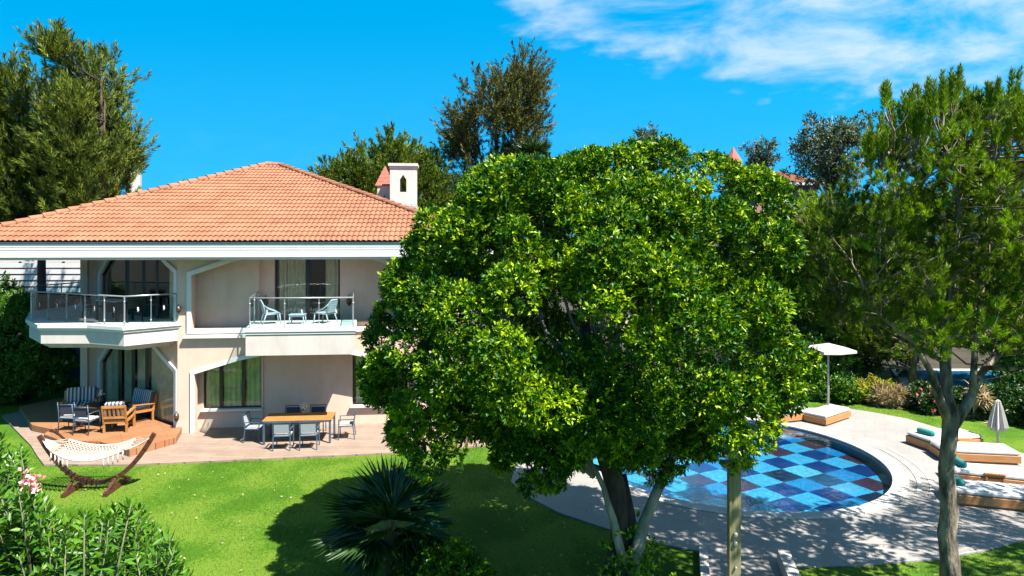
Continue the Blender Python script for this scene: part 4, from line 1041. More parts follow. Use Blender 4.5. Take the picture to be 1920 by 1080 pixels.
def brushes(B, A, length, k, L, Wd, ang=.7):
    """k needles along each shoot starting at B with axis A"""
    n = len(B); A = nrm(A); q = nrm(np.cross(A, rand_dirs(n))); r = np.cross(A, q)
    t = rng.uniform(0, 1, (n, k)); th = rng.uniform(0, 2 * np.pi, (n, k)); ph = ang * rng.uniform(.6, 1.25, (n, k)) * (1.15 - .6 * t)
    length = np.broadcast_to(length, (n,))[:, None, None]
    D = A[:, None] * np.cos(ph)[..., None] + (q[:, None] * np.cos(th)[..., None] + r[:, None] * np.sin(th)[..., None]) * np.sin(ph)[..., None]
    P = B[:, None] + A[:, None] * t[..., None] * length
    ln = L * rng.uniform(.7, 1.15, (n, k))
    return P.reshape(-1, 3), D.reshape(-1, 3), ln.reshape(-1), (ln * Wd / L).reshape(-1)

L_ficus = leaf_mat('ficus_leaf', (.008, .042, .002), (.030, .110, .002), (.27, .39, .006), .42, .20, .25)
L_ole = leaf_mat('oleander_leaf', (.014, .060, .004), (.045, .135, .006), (.13, .26, .012), .4, .25)
L_pine = leaf_mat('pine_needle', (.030, .040, .007), (.090, .150, .010), (.24, .38, .012), .5, .22, .2)
L_pinefar = leaf_mat('pine_foliage_far', (.028, .050, .008), (.072, .122, .012), (.19, .245, .020), .6, .15, .2)
L_cas = leaf_mat('casuarina_foliage', (.024, .044, .010), (.075, .112, .016), (.20, .235, .030), .6, .15, .2)
L_dark = leaf_mat('dark_needle_foliage', (.026, .030, .010), (.080, .085, .020), (.17, .17, .040), .7, .1, .2)
L_euc = leaf_mat('eucalyptus_leaf', (.025, .045, .022), (.055, .080, .036), (.10, .12, .05), .5, .2)
L_hedge = leaf_mat('hedge_leaf', (.006, .025, .003), (.018, .062, .005), (.055, .13, .010), .5, .2)
L_palm = leaf_mat('palm_frond', (.008, .030, .007), (.018, .055, .011), (.055, .105, .015), .4, .2)
L_croton = leaf_mat('yellow_leaf', (.16, .18, .01), (.26, .25, .012), (.36, .32, .02), .5, .3)
L_grass = leaf_mat('grass_blade', (.026, .072, .002), (.046, .108, .003), (.095, .150, .009), .6, .25, .2)
L_dry = leaf_mat('dry_palm_leaf', (.25, .17, .09), (.36, .27, .16), (.48, .38, .25), .8, .2)

# ---------- the large ficus in the middle
FC = Vector((at(1095, 13.3).x, 13.3, hz(590, 13.3)))
angs = np.radians([0, 17, 30, 41, 60, 80, 100, 120, 140, 160, 180, 200, 215, 235, 255, 270, 285, 300, 315, 335, 360])
rads = np.array([400, 425, 450, 415, 374, 354, 340, 350, 371, 388, 440, 455, 430, 325, 280, 255, 295, 348, 372, 372, 400]) * 13.3 / 1280 * 1.0
_mi = np.arange(26) + .5; _mz = 1 - 2 * _mi / 26; _mt = np.pi * (1 + 5 ** .5) * _mi
MD = np.stack([np.sqrt(1 - _mz ** 2) * np.cos(_mt), np.sqrt(1 - _mz ** 2) * np.sin(_mt), _mz], 1) + rng.normal(scale=.13, size=(26, 3)); MD /= np.linalg.norm(MD, axis=1, keepdims=True)
MS = rng.uniform(.95, 1.04, 26)
def macro(d):
    """big boughs: the crown bulges round each and falls in between"""
    ang = np.arccos(np.clip(d @ MD.T, -1, 1)); k = MS[None] * (1.0 - .95 * np.clip(ang - .12, 0, None) ** 1.6)
    return np.clip(k.max(1), .74, 1.08)
def ficus_R(d):
    """crown reach along direction(s) d"""
    phi = np.mod(np.arctan2(d[:, 2], d[:, 0]), 2 * np.pi); rr = np.interp(phi, angs, rads)
    inp = np.sqrt(d[:, 0] ** 2 + d[:, 2] ** 2); dep = np.abs(d[:, 1])
    return macro(d) / ((inp / rr) ** 2.4 + (dep / (3.9 * (.72 + .28 * np.minimum(1, np.abs(rr) / 4.4)))) ** 2.4) ** (1 / 2.4)
ficus = empty('ficus_tree', (at(1178, 12.75).x, 12.75, 0), 0, 'large round ficus tree with glossy bright green leaves in the middle', 'tree')
FO = np.array(ficus.location); FCn = np.array(FC)
def fib(n):
    i = np.arange(n) + .5; z = 1 - 2 * i / n; t = np.pi * (1 + 5 ** .5) * i
    s_ = np.sqrt(1 - z * z); return np.stack([s_ * np.cos(t), s_ * np.sin(t), z], 1)
NL = 190
d1 = nrm(fib(NL) + rng.normal(scale=.12, size=(NL, 3))); R1 = ficus_R(d1)
lob_r = rng.uniform(.34, .74, NL); lob_c = d1 * (R1 - lob_r * rng.uniform(.85, 1.45, NL))[:, None]
d2 = nrm(fib(70) + rng.normal(scale=.15, size=(70, 3))); R2 = ficus_R(d2); r2_ = rng.uniform(.6, .95, 70); c2 = d2 * (R2 * .62)[:, None]
pa = rng.uniform(np.radians(215), np.radians(322), 34); d3 = nrm(np.stack([np.cos(pa), rng.uniform(-.7, .5, 34), np.sin(pa)], 1)); c3 = d3 * (ficus_R(d3) * rng.uniform(.90, 1.0, 34))[:, None]; r3_ = rng.uniform(.22, .34, 34)   # drooping sprays under the crown
LC = np.vstack([lob_c, c2, c3]); LR = np.concatenate([lob_r, r2_, r3_])
NR = 62000
wgt = LR ** 2; wgt[NL:NL + 70] *= .5; pick = rng.choice(len(LC), NR, p=wgt / wgt.sum())
dd = rand_dirs(NR); cd = nrm(LC[pick]); dd = nrm(dd + cd * .50 + np.array([0, -.05, .30]))
pos = LC[pick] + dd * (LR[pick] * rng.uniform(.50, 1.10, NR) ** .55)[:, None] * np.array([1, 1, .85])
ax = nrm(dd * .8 + cd * .5 + np.array([0, 0, .55]) + rng.normal(scale=.35, size=(NR, 3)))
low = (pos[:, 2] < -2.0); ax[low, 2] -= .7
P, D, L, Wd = rosettes(pos + FCn - FO, ax, 7, .100, .044)
lobt = rng.normal(scale=.10, size=len(LC)); rt = .44 + lobt[pick] + rng.normal(scale=.14, size=NR); newg = rng.random(NR) < .30; rt[newg] += .45
tint = np.repeat(rt, 7) + rng.normal(scale=.08, size=NR * 7)
leaf_obj('crown', P, D, L, Wd, L_ficus, ficus, tint)
def limb(mb, a, b, r0, r1, n=7, wob=.12, sides=8):
    a = Vector(a); b = Vector(b); pts = []
    for i in range(n + 1):
        t = i / n; p = a.lerp(b, t); k = math.sin(math.pi * t) * wob
        pts.append(p + Vector((random.uniform(-k, k), random.uniform(-k, k), random.uniform(-k, k) * .5)))
    mb.tube(pts, [r0 + (r1 - r0) * i / n for i in range(n + 1)], sides, jit=.05); return pts
def fr(px, py, Y): p = at(px, Y, hz(py, Y)); return p - Vector(FO)
mb = MB(); mb.tube([fr(1166, 1100, 12.8), fr(1164, 1020, 12.85), fr(1160, 950, 12.9), fr(1150, 900, 13), fr(1130, 840, 13.1), fr(1110, 760, 13.2), fr(1100, 640, 13.3), fr(1095, 480, 13.3)], [.25, .20, .18, .19, .17, .14, .10, .05], 14, jit=.08)
mb.tube([fr(1186, 1085, 12.7), fr(1196, 1040, 12.7), fr(1180, 960, 12.9), fr(1165, 890, 13.2)], [.12, .10, .10, .10], 10, jit=.06)
for k in range(6):
    a = k * 1.1; mb.tube([(math.cos(a) * .14 - .1, math.sin(a) * .14, .7), (math.cos(a) * .3 - .1, math.sin(a) * .3, .2), (math.cos(a) * .55 - .1, math.sin(a) * .5, -.05)], [.12, .10, .05], 8, jit=.05)
mb.build('trunk', M_barkdark, ficus)
mb = MB(); mb.tube([fr(1182, 1100, 12.6), fr(1192, 1040, 12.6), fr(1206, 985, 12.65), fr(1226, 935, 12.7), fr(1250, 880, 12.8), fr(1290, 800, 12.9), fr(1330, 680, 13)], [.13, .125, .105, .095, .085, .07, .03], 12, jit=.03)
mb.build('pale_stem', M_barkpale, ficus)
mb = MB(); mb.tube([fr(1172, 1070, 12.55), fr(1160, 1020, 12.5), fr(1150, 975, 12.5), fr(1140, 945, 12.45), fr(1132, 915, 12.5), fr(1118, 885, 12.5), fr(1104, 865, 12.6), fr(1096, 820, 12.7), fr(1050, 740, 12.8)], [.075, .085, .075, .06, .05, .05, .045, .04, .02], 9, jit=.06)
mb.build('pale_stem', M_barkpale, ficus)
mb = MB(); 
for k in range(26):
    i = random.randrange(NL); c = Vector(LC[i]) + FC - Vector(FO)
    s0 = fr(1120 + random.uniform(-30, 40), random.uniform(720, 900), 13.1); limb(mb, s0, s0.lerp(c, .93), .055, .012, 7, .16, 6)
mb.build('branches', M_barkpale, ficus)
# suckers at the foot
n = 320; C_ = rng.normal(size=(n, 3)) * np.array([.32, .25, .28]) + np.array([.0, -.15, .45]); P, D, L, Wd = rosettes(C_, rand_dirs(n) + np.array([0, 0, .8]), 6, .10, .045)
leaf_obj('basal_shoots', P, D, L, Wd, L_ficus, ficus, rng.uniform(.2, 1, len(P)))

# ---------- generic shrubs
def blob_pts(n, blobs, inner=.5):
    """points near the surfaces of ellipsoids (cx,cy,cz,rx,ry,rz)"""
    b = np.array(blobs, float); w = b[:, 3] * b[:, 5] + b[:, 3] * b[:, 4]; pk = rng.choice(len(b), n, p=w / w.sum())
    d = rand_dirs(n); r = rng.uniform(inner ** 3, 1.05, n) ** (1 / 3)
    return b[pk, :3] + d * b[pk, 3:6] * r[:, None], d, pk
def shrub(name, loc, blobs, n, k, L, Wd, mat, label, cat='shrub', up=.7, inner=.55, stems=5, group=None, flowers=0, fsize=.06, twigmat=None, split=None):
    o = empty(name, loc, 0, label, cat, group); pos, d, pk = blob_pts(n, blobs, inner)
    # break the outline: sub-clumps
    m = max(4, n // 60); cl = pos[rng.choice(n, m)]; nearest = cl[rng.integers(0, m, n)]
    mixw = (rng.random(n) < .35)[:, None]; pos = np.where(mixw, nearest + rng.normal(scale=.14 * min(b[3] for b in blobs) + .03, size=(n, 3)), pos)
    ok = pos[:, 2] + loc[2] > .03; pos, d = pos[ok], d[ok]; n = len(pos)
    P, D, L_, W2 = rosettes(pos, d * .6 + np.array([0, 0, up]) + rng.normal(scale=.3, size=(n, 3)), k, L, Wd)
    tint = np.repeat(rng.normal(.45, .2, n), k) + rng.normal(scale=.08, size=n * k); leaf_obj('foliage', P, D, L_, W2, mat, o, tint)
    if stems:
        mb = MB(); zb = -loc[2] if loc[2] else 0
        for i in range(stems):
            b = random.choice(blobs); limb(mb, (b[0] * .3 + random.uniform(-.1, .1), b[1] * .3, 0 if not loc[2] else zb), (b[0] + random.uniform(-.3, .3) * b[3], b[1] + random.uniform(-.3, .3) * b[4], b[2] + b[5] * .4), .035, .01, 5, .08, 5)
        mb.build('stems', twigmat or M_barkdark, o)
    if flowers:
        pos, d, pk = blob_pts(flowers, blobs, .97); ok = (d[:, 1] < .4); pos = pos[ok]; d = d[ok]
        P, D, L_, W2 = rosettes(pos + d * .03, d + np.array([0, -.3, .4]), 7, fsize, fsize * .75, (.8, 1.5)); t_ = np.repeat(rng.random(len(pos)), 7)
        for i in range(len(pos)): k_ = slice(i * 7, i * 7 + 7); leaf_obj('flower', P[k_], D[k_], L_[k_], W2[k_], M_petal, o, t_[k_])
    return o

# ---------- oleanders in front of the camera, lower left (tall shrubs reaching up from the lawn)
def oleander(name, cx, cy, shoots, label, seed_tint=.5, flowers=()):
    """upright shoots with whorls of three lance leaves; shoots = list of (x,y,z_top,length)"""
    o = empty(name, (cx, cy, 0), 0, label, 'shrub', 'oleander shrubs at the lower left'); Ps, Ds, Ls, Ws, Ts = [], [], [], [], []
    mb = MB()
    for (x, y, z, ln, lean) in shoots:
        top = np.array([x - cx, y - cy, z]); a = nrm(np.array([lean[0], lean[1], 1.0])); n = int(ln / .034); t = np.arange(n) / n
        base = top - a * ln; q = nrm(np.cross(a, np.array([.3, .9, .1]))); r = np.cross(a, q)
        for i in range(n):
            ph0 = i * 1.05; k = 3; cc = base + a * ln * (t[i] + .0); spread = 1.25 - .75 * t[i] ** 2
            for j in range(k):
                th = ph0 + j * 2.094 + random.uniform(-.25, .25); sp_a = spread + random.uniform(-.2, .2)
                Ps.append(cc); Ds.append(a * math.cos(sp_a) + (q * math.cos(th) + r * math.sin(th)) * math.sin(sp_a)); Ls.append(random.uniform(.10, .145) * (1 - .3 * t[i])); Ws.append(random.uniform(.026, .036)); Ts.append(seed_tint + .25 * (t[i] - .5) + random.uniform(-.22, .22))
        if z > 2: mb.tube([base - a * .9 + np.array([0, 0, -.1]), base, top], [.012, .009, .004], 5)
    leaf_obj('foliage', np.array(Ps), np.array(Ds), np.array(Ls), np.array(Ws), L_ole, o, np.array(Ts), fold=.15)
    for k in range(5):
        s_ = random.choice(shoots); mb.tube([(random.uniform(-.2, .2), random.uniform(-.2, .2), 0), ((s_[0] - cx) * .5, (s_[1] - cy) * .5, (s_[2] - s_[3]) * .55), (s_[0] - cx, s_[1] - cy, s_[2] - s_[3])], [.04, .03, .012], 6)
    mb.build('stems', pm('oleander_stem', (.10, .12, .05), (.16, .18, .07), 8), o)
    if flowers:
        for (px, py, Y) in flowers:
            c = at(px, Y, hz(py, Y)); pts = [(c.x - cx + random.gauss(0, .035), c.y - cy + random.gauss(0, .03), c.z + random.gauss(0, .035)) for _ in range(5)]
            pts = np.array(pts); P, D, L_, W2 = rosettes(pts, np.tile([0, -.8, .5], (len(pts), 1)), 6, .032, .026, (.6, 1.4)); leaf_obj('flower_cluster', P, D, L_, W2, M_petal, o, np.repeat(rng.random(len(pts)), 6))
    return o
def shoots_under(profile, n, y0, y1, zmin_px, ln=(.35, .6)):
    """profile: list of (px, py) top outline; random shoots whose tips lie under it"""
    xs = [p[0] for p in profile]; ys = [p[1] for p in profile]; out = []
    for i in range(n):
        px = random.uniform(xs[0], xs[-1]); top = np.interp(px, xs, ys); f = random.random() ** 1.4
        py = top + 6 + (zmin_px - top) * f; Y = random.uniform(y0, y1); p = at(px, Y, hz(py, Y))
        out.append((p.x, p.y, p.z, random.uniform(*ln), (random.uniform(-.35, .35), random.uniform(-.35, .25))))
    return out
prof = [(70, 1000), (110, 960), (150, 955), (200, 945), (240, 935), (280, 945), (310, 985), (345, 1060)]
c0 = at(230, 5.2); oleander('oleander_shrub', c0.x, c0.y, shoots_under(prof, 230, 4.5, 6.0, 1180), 'oleander shrub with upright leafy shoots in front of the hammock stand', .5)
prof = [(-60, 860), (0, 900), (40, 905), (80, 915), (105, 960), (130, 1010)]
c0 = at(40, 5.3); oleander('oleander_shrub', c0.x, c0.y, shoots_under(prof, 190, 4.7, 6.2, 1180), 'oleander shrub with a pink flower cluster at the lower left corner', .45, [(58, 896, 4.9), (64, 905, 4.85), (50, 905, 4.85)])
prof = [(-120, 800), (-20, 806), (20, 808), (45, 840), (70, 905)]
c0 = at(-20, 7.2); oleander('oleander_shrub', c0.x, c0.y, shoots_under(prof, 170, 6.4, 8.0, 1100, (.4, .7)), 'taller oleander at the left edge, beside the hammock', .55)

# ---------- fan palm in the shade of the ficus
def fan_leaf(Ps, Ds, Ls, Ws, Ts, hub, axis, rad, nseg=34, span=2.7, t0=.4, droop=.15):
    axis = nrm(np.array(axis)); up = np.array([0, 0, 1.0]); s_ = nrm(np.cross(axis, up)); nn = np.cross(s_, axis)
    for i in range(nseg):
        a = (i / (nseg - 1) - .5) * span; d = axis * math.cos(a) + s_ * math.sin(a) - up * droop * abs(math.sin(a)) + nn * random.uniform(-.03, .03)
        ln = rad * (1 - .18 * abs(a) / (span / 2)) * random.uniform(.93, 1.04); Ps.append(np.array(hub)); Ds.append(d); Ls.append(ln); Ws.append(.052 * rad / .8); Ts.append(t0 + random.uniform(-.15, .15))
def fan_palm(name, loc, trunk_h, fronds, label, rad, mat=L_palm, tr_r=.14, pet=.45, skirt=0):
    o = empty(name, loc, 0, label, 'palm'); hub0 = np.array([0, 0, trunk_h]); mb = MB()
    mt = MB(); mt.tube([(0, 0, 0), (0.02, 0, trunk_h * .5), (0, 0, trunk_h)], [tr_r * 1.15, tr_r, tr_r * 1.05], 10, jit=.12); mt.build('trunk', M_barkdark, o)
    Ps, Ds, Ls, Ws, Ts = [], [], [], [], []
    for (az, el, k) in fronds:
        a = np.array([math.cos(el) * math.cos(az), math.cos(el) * math.sin(az), math.sin(el)]); hub = hub0 + a * pet * k
        mb.tube([hub0, (hub0 + hub) / 2 + np.array([0, 0, .04]), hub], [.018, .014, .01], 5); fan_leaf(Ps, Ds, Ls, Ws, Ts, hub, a + np.array([0, 0, -.1]), rad * k, t0=.35 + .3 * max(0, math.sin(el)))
    leaf_obj('fronds', np.array(Ps), np.array(Ds), np.array(Ls), np.array(Ws), mat, o, np.array(Ts), fold=.5); mb.build('petioles', mat if False else M_postwood, o)
    if skirt:
        Ps, Ds, Ls, Ws, Ts = [], [], [], [], []
        for i in range(skirt):
            az = random.uniform(0, 6.28); a = np.array([math.cos(az) * .35, math.sin(az) * .35, -1]); fan_leaf(Ps, Ds, Ls, Ws, Ts, hub0 + a * .2, a, rad * .6, 12, 1.3, .5, 0)
        leaf_obj('dry_skirt', np.array(Ps), np.array(Ds), np.array(Ls), np.array(Ws), L_dry, o, np.array(Ts))
    return o
frs = [(R(112), R(52), 1.0), (R(60), R(56), .95), (R(160), R(28), 1.0), (R(20), R(35), .9), (R(200), R(5), 1.0), (R(-30), R(20), .9), (R(240), R(5), .95), (R(-70), R(25), .9), (R(180), R(-18), .8), (R(85), R(75), .8), (R(270), R(48), .85), (R(215), R(-32), .8), (R(0), R(-5), .8), (R(320), R(-20), .8), (R(135), R(5), .8)]
p = at(735, 12.3); fan_palm('fan_palm', (p.x, p.y, 0), 1.22, frs, 'dark fan palm with spread pleated leaves in the shade on the lawn', 1.05)
p = at(790, 11.7); shrub('small_shrub', (p.x, p.y, 0), [(0, 0, .5, .5, .4, .48), (.5, .1, .75, .5, .4, .55), (-.45, -.1, .35, .4, .3, .35), (.85, .25, .45, .45, .35, .4), (.1, .3, .8, .4, .3, .35)], 1500, 7, .085, .042, L_ficus, 'low small-leaved shrub in the shade below the fan palm', stems=5)

# ---------- needle trees
def conifer(name, base, label, clusters, mat, shoot, needle, k, ntw, trunk, barkm, per, upness=.6, twig_r=.012, group=None, tube_twigs=True, flat=1.0, tintmu=.5, limbs=None, hang=0.0, candles=()):
    """clusters: world (x,y,z,r); shoots scattered round each, joined to the trunk by limbs"""
    o = empty(name, base, 0, label, 'tree', group); b = np.array(base); cl = np.array(clusters, float)
    mt = MB(); pts = [Vector(p) - Vector(base) for p, r in trunk]; mt.tube(pts, [r for p, r in trunk], 12, jit=.06)
    segs = [p for p in pts]
    for lm in (limbs or []):
        q = [Vector(p) - Vector(base) for p, r in lm]; mt.tube(q, [r for p, r in lm], 9, jit=.05); segs += q
    mt.build('trunk', barkm, o)
    # dense sampling of skeleton
    sk = []
    for chain in [[p for p, r in trunk]] + [[p for p, r in lm] for lm in (limbs or [])]:
        for a, c in zip(chain[:-1], chain[1:]):
            for t in (0, .25, .5, .75): sk.append(np.array(Vector(a).lerp(Vector(c), t)) - b)
    sk = np.array(sk); mb = MB(); B, A, T = [], [], []
    for c in cl:
        cc = c[:3] - b; dist = np.linalg.norm(sk - cc, axis=1) + np.maximum(0, sk[:, 2] - cc[2] + .3) * 2; s0 = sk[np.argmin(dist)]
        ln = np.linalg.norm(cc - s0); mid = (cc + s0) / 2 + np.array([0, 0, -.08 * ln])
        r0 = max(twig_r * 1.2, min(.06, twig_r * 1.1 * ln)); mb.tube([s0, mid + rng.normal(scale=.05 * ln, size=3), cc], [r0, r0 * .7, r0 * .35], 5)
        n = max(3, int(per * rng.uniform(.7, 1.3))); out = nrm(cc - s0 + 1e-3); tc = rng.normal(scale=.12)
        d = rand_dirs(n); pp = cc + d * c[3] * (rng.random(n) ** .5)[:, None] * np.array([1, 1, flat])
        B.append(pp); A.append(nrm(d * .45 + out * .35 + np.array([0, 0, upness - hang]) + rng.normal(scale=.22, size=(n, 3)))); T.append(np.full(n, tintmu + tc) + rng.normal(scale=.16, size=n))
        if tube_twigs:
            for i in range(min(n, ntw)): mb.tube([cc + rng.normal(scale=.04, size=3), (cc + pp[i]) / 2 - np.array([0, 0, .03]), pp[i] + A[-1][i] * shoot * .5], [twig_r * .7, twig_r * .5, twig_r * .3], 4, False)
    for (cx_, cy_, cz_, l_, q_) in candles:
        r_ = Vector((cx_, cy_, cz_)) - Vector(base); q2 = q_ - Vector(base) - Vector((0, 0, .28)); mb.tube([q2, (q2 + r_) / 2 + Vector((0, 0, -.03)), r_], [.016, .011, .008], 4, False)
        dir_ = (r_ - q2).normalized() * .35 + Vector((0, 0, 1)); n_ = max(3, int(l_ / .10))
        for i_ in range(n_): B.append(np.array([r_ + dir_.normalized() * (l_ * i_ / n_)])); A.append(np.array([dir_.normalized()])); T.append(np.array([.72 - .2 * i_ / n_]))
    for c in {(round(q_.x, 2), round(q_.y, 2), round(q_.z, 2)) for *_r, q_ in candles}:
        cc = np.array(c) - b; s0 = sk[np.argmin(np.linalg.norm(sk - cc, axis=1))]; mb.tube([s0, (s0 + cc) / 2 - np.array([0, 0, .12]), cc - np.array([0, 0, .28])], [.03, .022, .014], 5)
    mb.build('branches', M_twig if tube_twigs else barkm, o); B = np.vstack(B); A = np.vstack(A); T = np.concatenate(T)
    P, D, L, Wd = brushes(B, A, shoot * rng.uniform(.6, 1.3, len(B)), k, needle[0], needle[1]); leaf_obj('crown', P, D, L, Wd, mat, o, np.repeat(T, k) + rng.normal(scale=.1, size=len(P)), fold=.1); return o
def in_poly(px, py, poly):
    c = False; j = len(poly) - 1
    for i in range(len(poly)):
        if (poly[i][1] > py) != (poly[j][1] > py) and px < (poly[j][0] - poly[i][0]) * (py - poly[i][1]) / (poly[j][1] - poly[i][1]) + poly[i][0]: c = not c
        j = i
    return c
def clusters_in(poly, n, y0, y1, r, surf=False, gap=0):
    """cluster centres whose outline at mid distance matches poly"""
    xs = [p[0] for p in poly]; ys = [p[1] for p in poly]; out = []; Ym = (y0 + y1) / 2; tries = 0
    while len(out) < n and tries < 20000:
        tries += 1
        px, py = random.uniform(min(xs), max(xs)), random.uniform(min(ys), max(ys))
        rp_ = r * 1280 / Ym * .62
        if not (in_poly(px, py, poly) and (r < .6 or (in_poly(px - rp_, py, poly) and in_poly(px + rp_, py, poly) and in_poly(px, py - rp_ * 2.4, poly)))): continue
        m = min(abs(px - min(xs)), abs(max(xs) - px)) / (max(xs) - min(xs)); hwid = (y1 - y0) / 2 * math.sqrt(max(.08, 1 - (1 - 2 * m) ** 2))
        u = random.uniform(-1, 1); Y = Ym + hwid * u; rr = r * random.uniform(.75, 1.25); p = at(px, Ym, hz(py, Ym))
        if gap and any((p.x - q[0]) ** 2 + (Y - q[1]) ** 2 + (p.z - q[2]) ** 2 < gap ** 2 for q in out): continue
        out.append((p.x, Y, p.z, rr))
    return out
W3 = lambda px, py, Y: at(px, Y, hz(py, Y))
# big pine at the right, near
Yp = 12.2
tr_ = [(at(1783, Yp, -.05), .19), (W3(1781, 1050, Yp), .158), (W3(1775, 1000, Yp), .150), (W3(1781, 960, Yp), .155), (W3(1774, 880, Yp), .130), (W3(1780, 820, Yp), .132), (W3(1783, 780, Yp), .135), (W3(1776, 740, Yp), .10), (W3(1772, 680, 12.3), .09), (W3(1778, 600, 12.4), .08), (W3(1790, 480, 12.5), .06), (W3(1800, 360, 12.5), .045), (W3(1790, 240, 12.5), .02)]
lims = [[(W3(1783, 800, Yp), .10), (W3(1762, 750, 12.1), .075), (W3(1748, 700, 12.0), .055), (W3(1710, 640, 11.8), .04), (W3(1650, 590, 11.6), .03), (W3(1610, 520, 11.6), .015)],
        [(W3(1786, 800, Yp), .10), (W3(1815, 755, 12.3), .085), (W3(1840, 700, 12.5), .065), (W3(1890, 640, 12.6), .07), (W3(1960, 560, 12.6), .05), (W3(2010, 460, 12.6), .02)],
        [(W3(1822, 745, 12.3), .06), (W3(1830, 640, 12.6), .055), (W3(1845, 500, 12.8), .045), (W3(1850, 360, 12.9), .03), (W3(1845, 260, 12.9), .015)],
        [(W3(1778, 600, 12.4), .05), (W3(1720, 500, 12.6), .04), (W3(1680, 400, 12.8), .03), (W3(1670, 280, 12.8), .015)],
        [(W3(1772, 680, 12.3), .045), (W3(1700, 640, 13.0), .035), (W3(1620, 600, 13.6), .02), (W3(1560, 560, 13.8), .012)],
        [(W3(1845, 690, 12.5), .05), (W3(1910, 690, 11.8), .035), (W3(1980, 660, 11.4), .02)]]
polyP = [(1560, 380), (1610, 345), (1650, 265), (1700, 240), (1760, 215), (1850, 225), (1920, 225), (2020, 290), (2080, 400), (2080, 620), (1960, 690), (1860, 660), (1760, 620), (1650, 640), (1580, 620), (1560, 520), (1520, 420)]
clP = clusters_in(polyP, 185, 9.8, 15.2, .42, gap=.42)
cand = []
for (px_, py_, k_) in [(1652, 270, 5), (1668, 253, 4), (1700, 248, 6), (1742, 240, 4), (1760, 253, 5), (1782, 216, 5), (1800, 268, 5), (1830, 223, 6), (1850, 233, 5), (1872, 253, 4), (1892, 243, 6), (1912, 233, 4), (1935, 238, 6), (1970, 258, 6), (1640, 318, 5), (1690, 298, 6), (1730, 288, 6), (1810, 298, 5), (1870, 298, 6), (1920, 288, 6)]:
    for _ in range(2):
        q_ = at(px_ + random.uniform(-14, 14), Yp + random.uniform(-1.5, 1.3), 0); q_.z = hz(py_ - 26 + random.uniform(0, 26), Yp)
        for _k in range(k_): cand.append((q_.x + random.gauss(0, .13), q_.y + random.gauss(0, .13), q_.z + random.uniform(-.12, .10), random.uniform(.28, .56), q_))
conifer('pine_tree', at(1783, Yp, 0), 'tall near pine with a forked bare trunk and bristly shoots at the right', clP, L_pine, .15, (.115, .013), 62, 8, tr_, M_bark, 26, upness=.75, twig_r=.011, limbs=lims, tintmu=.58, candles=cand)
# upright candles standing clear of the crown top belong to the same pine crown outline
def simple_trunk(px, Y, ztop, r, lean=0):
    p = at(px, Y); return [(Vector((p.x, p.y, -.05)), r), (Vector((p.x + lean * .4, p.y, ztop * .4)), r * .8), (Vector((p.x + lean * .8, p.y, ztop * .7)), r * .4), (Vector((p.x + lean, p.y, ztop * .9)), r * .1)]
def bigtree(name, px, Y, poly, n, r, mat, shoot, needle, k, per, label, bark, dy=4, up=.6, group=None, tint=.5, tr=.22, twig=.02, tt=False, flat=1.0, top=None):
    zt = hz(top or min(p[1] for p in poly), Y) - .4
    cl = clusters_in(poly, n, Y - dy, Y + dy, r); tk = simple_trunk(px, Y, zt, tr)
    # two or three rising secondary stems
    lim = []; xs = [p[0] for p in poly]
    for f in (.28, .72):
        q = at(min(xs) + (max(xs) - min(xs)) * f, Y, zt * .8); lim.append([(Vector((tk[1][0].x, Y, zt * .3)), tr * .55), (Vector(((tk[1][0].x + q.x) / 2, Y, zt * .55)), tr * .4), (q, tr * .1)])
    return conifer(name, tuple(at(px, Y, 0)), label, cl, mat, shoot, needle, k, 5, tk, bark, per, upness=up, twig_r=twig, group=group, tube_twigs=tt, tintmu=tint, limbs=lim, flat=flat)
# left group behind the villa
bigtree('casuarina_tree', 190, 33, [(125, 90), (160, 45), (188, 70), (205, 150), (222, 230), (232, 320), (232, 400), (215, 430), (120, 440), (105, 300), (108, 160)], 120, .95, L_cas, .65, (.30, .038), 40, 20, 'tall feathery tree, rightmost of the dark group behind the left end of the villa roof', M_barkdark, 2.6, .75, 'feathery trees behind the villa', .5)
bigtree('casuarina_tree', 78, 34, [(40, 150), (70, 62), (95, 120), (115, 200), (125, 300), (130, 400), (110, 440), (0, 440), (5, 300), (20, 200)], 105, .95, L_cas, .65, (.30, .038), 40, 20, 'pointed feathery tree, middle of the group behind the villa roof', M_barkdark, 2.6, .8, 'feathery trees behind the villa', .47)
bigtree('casuarina_tree', -30, 33, [(-90, 160), (-20, 130), (5, 95), (30, 150), (50, 260), (50, 420), (-100, 440)], 90, .95, L_cas, .65, (.30, .038), 36, 18, 'feathery tree cut by the left edge of the picture', M_barkdark, 2.6, .8, 'feathery trees behind the villa', .5)
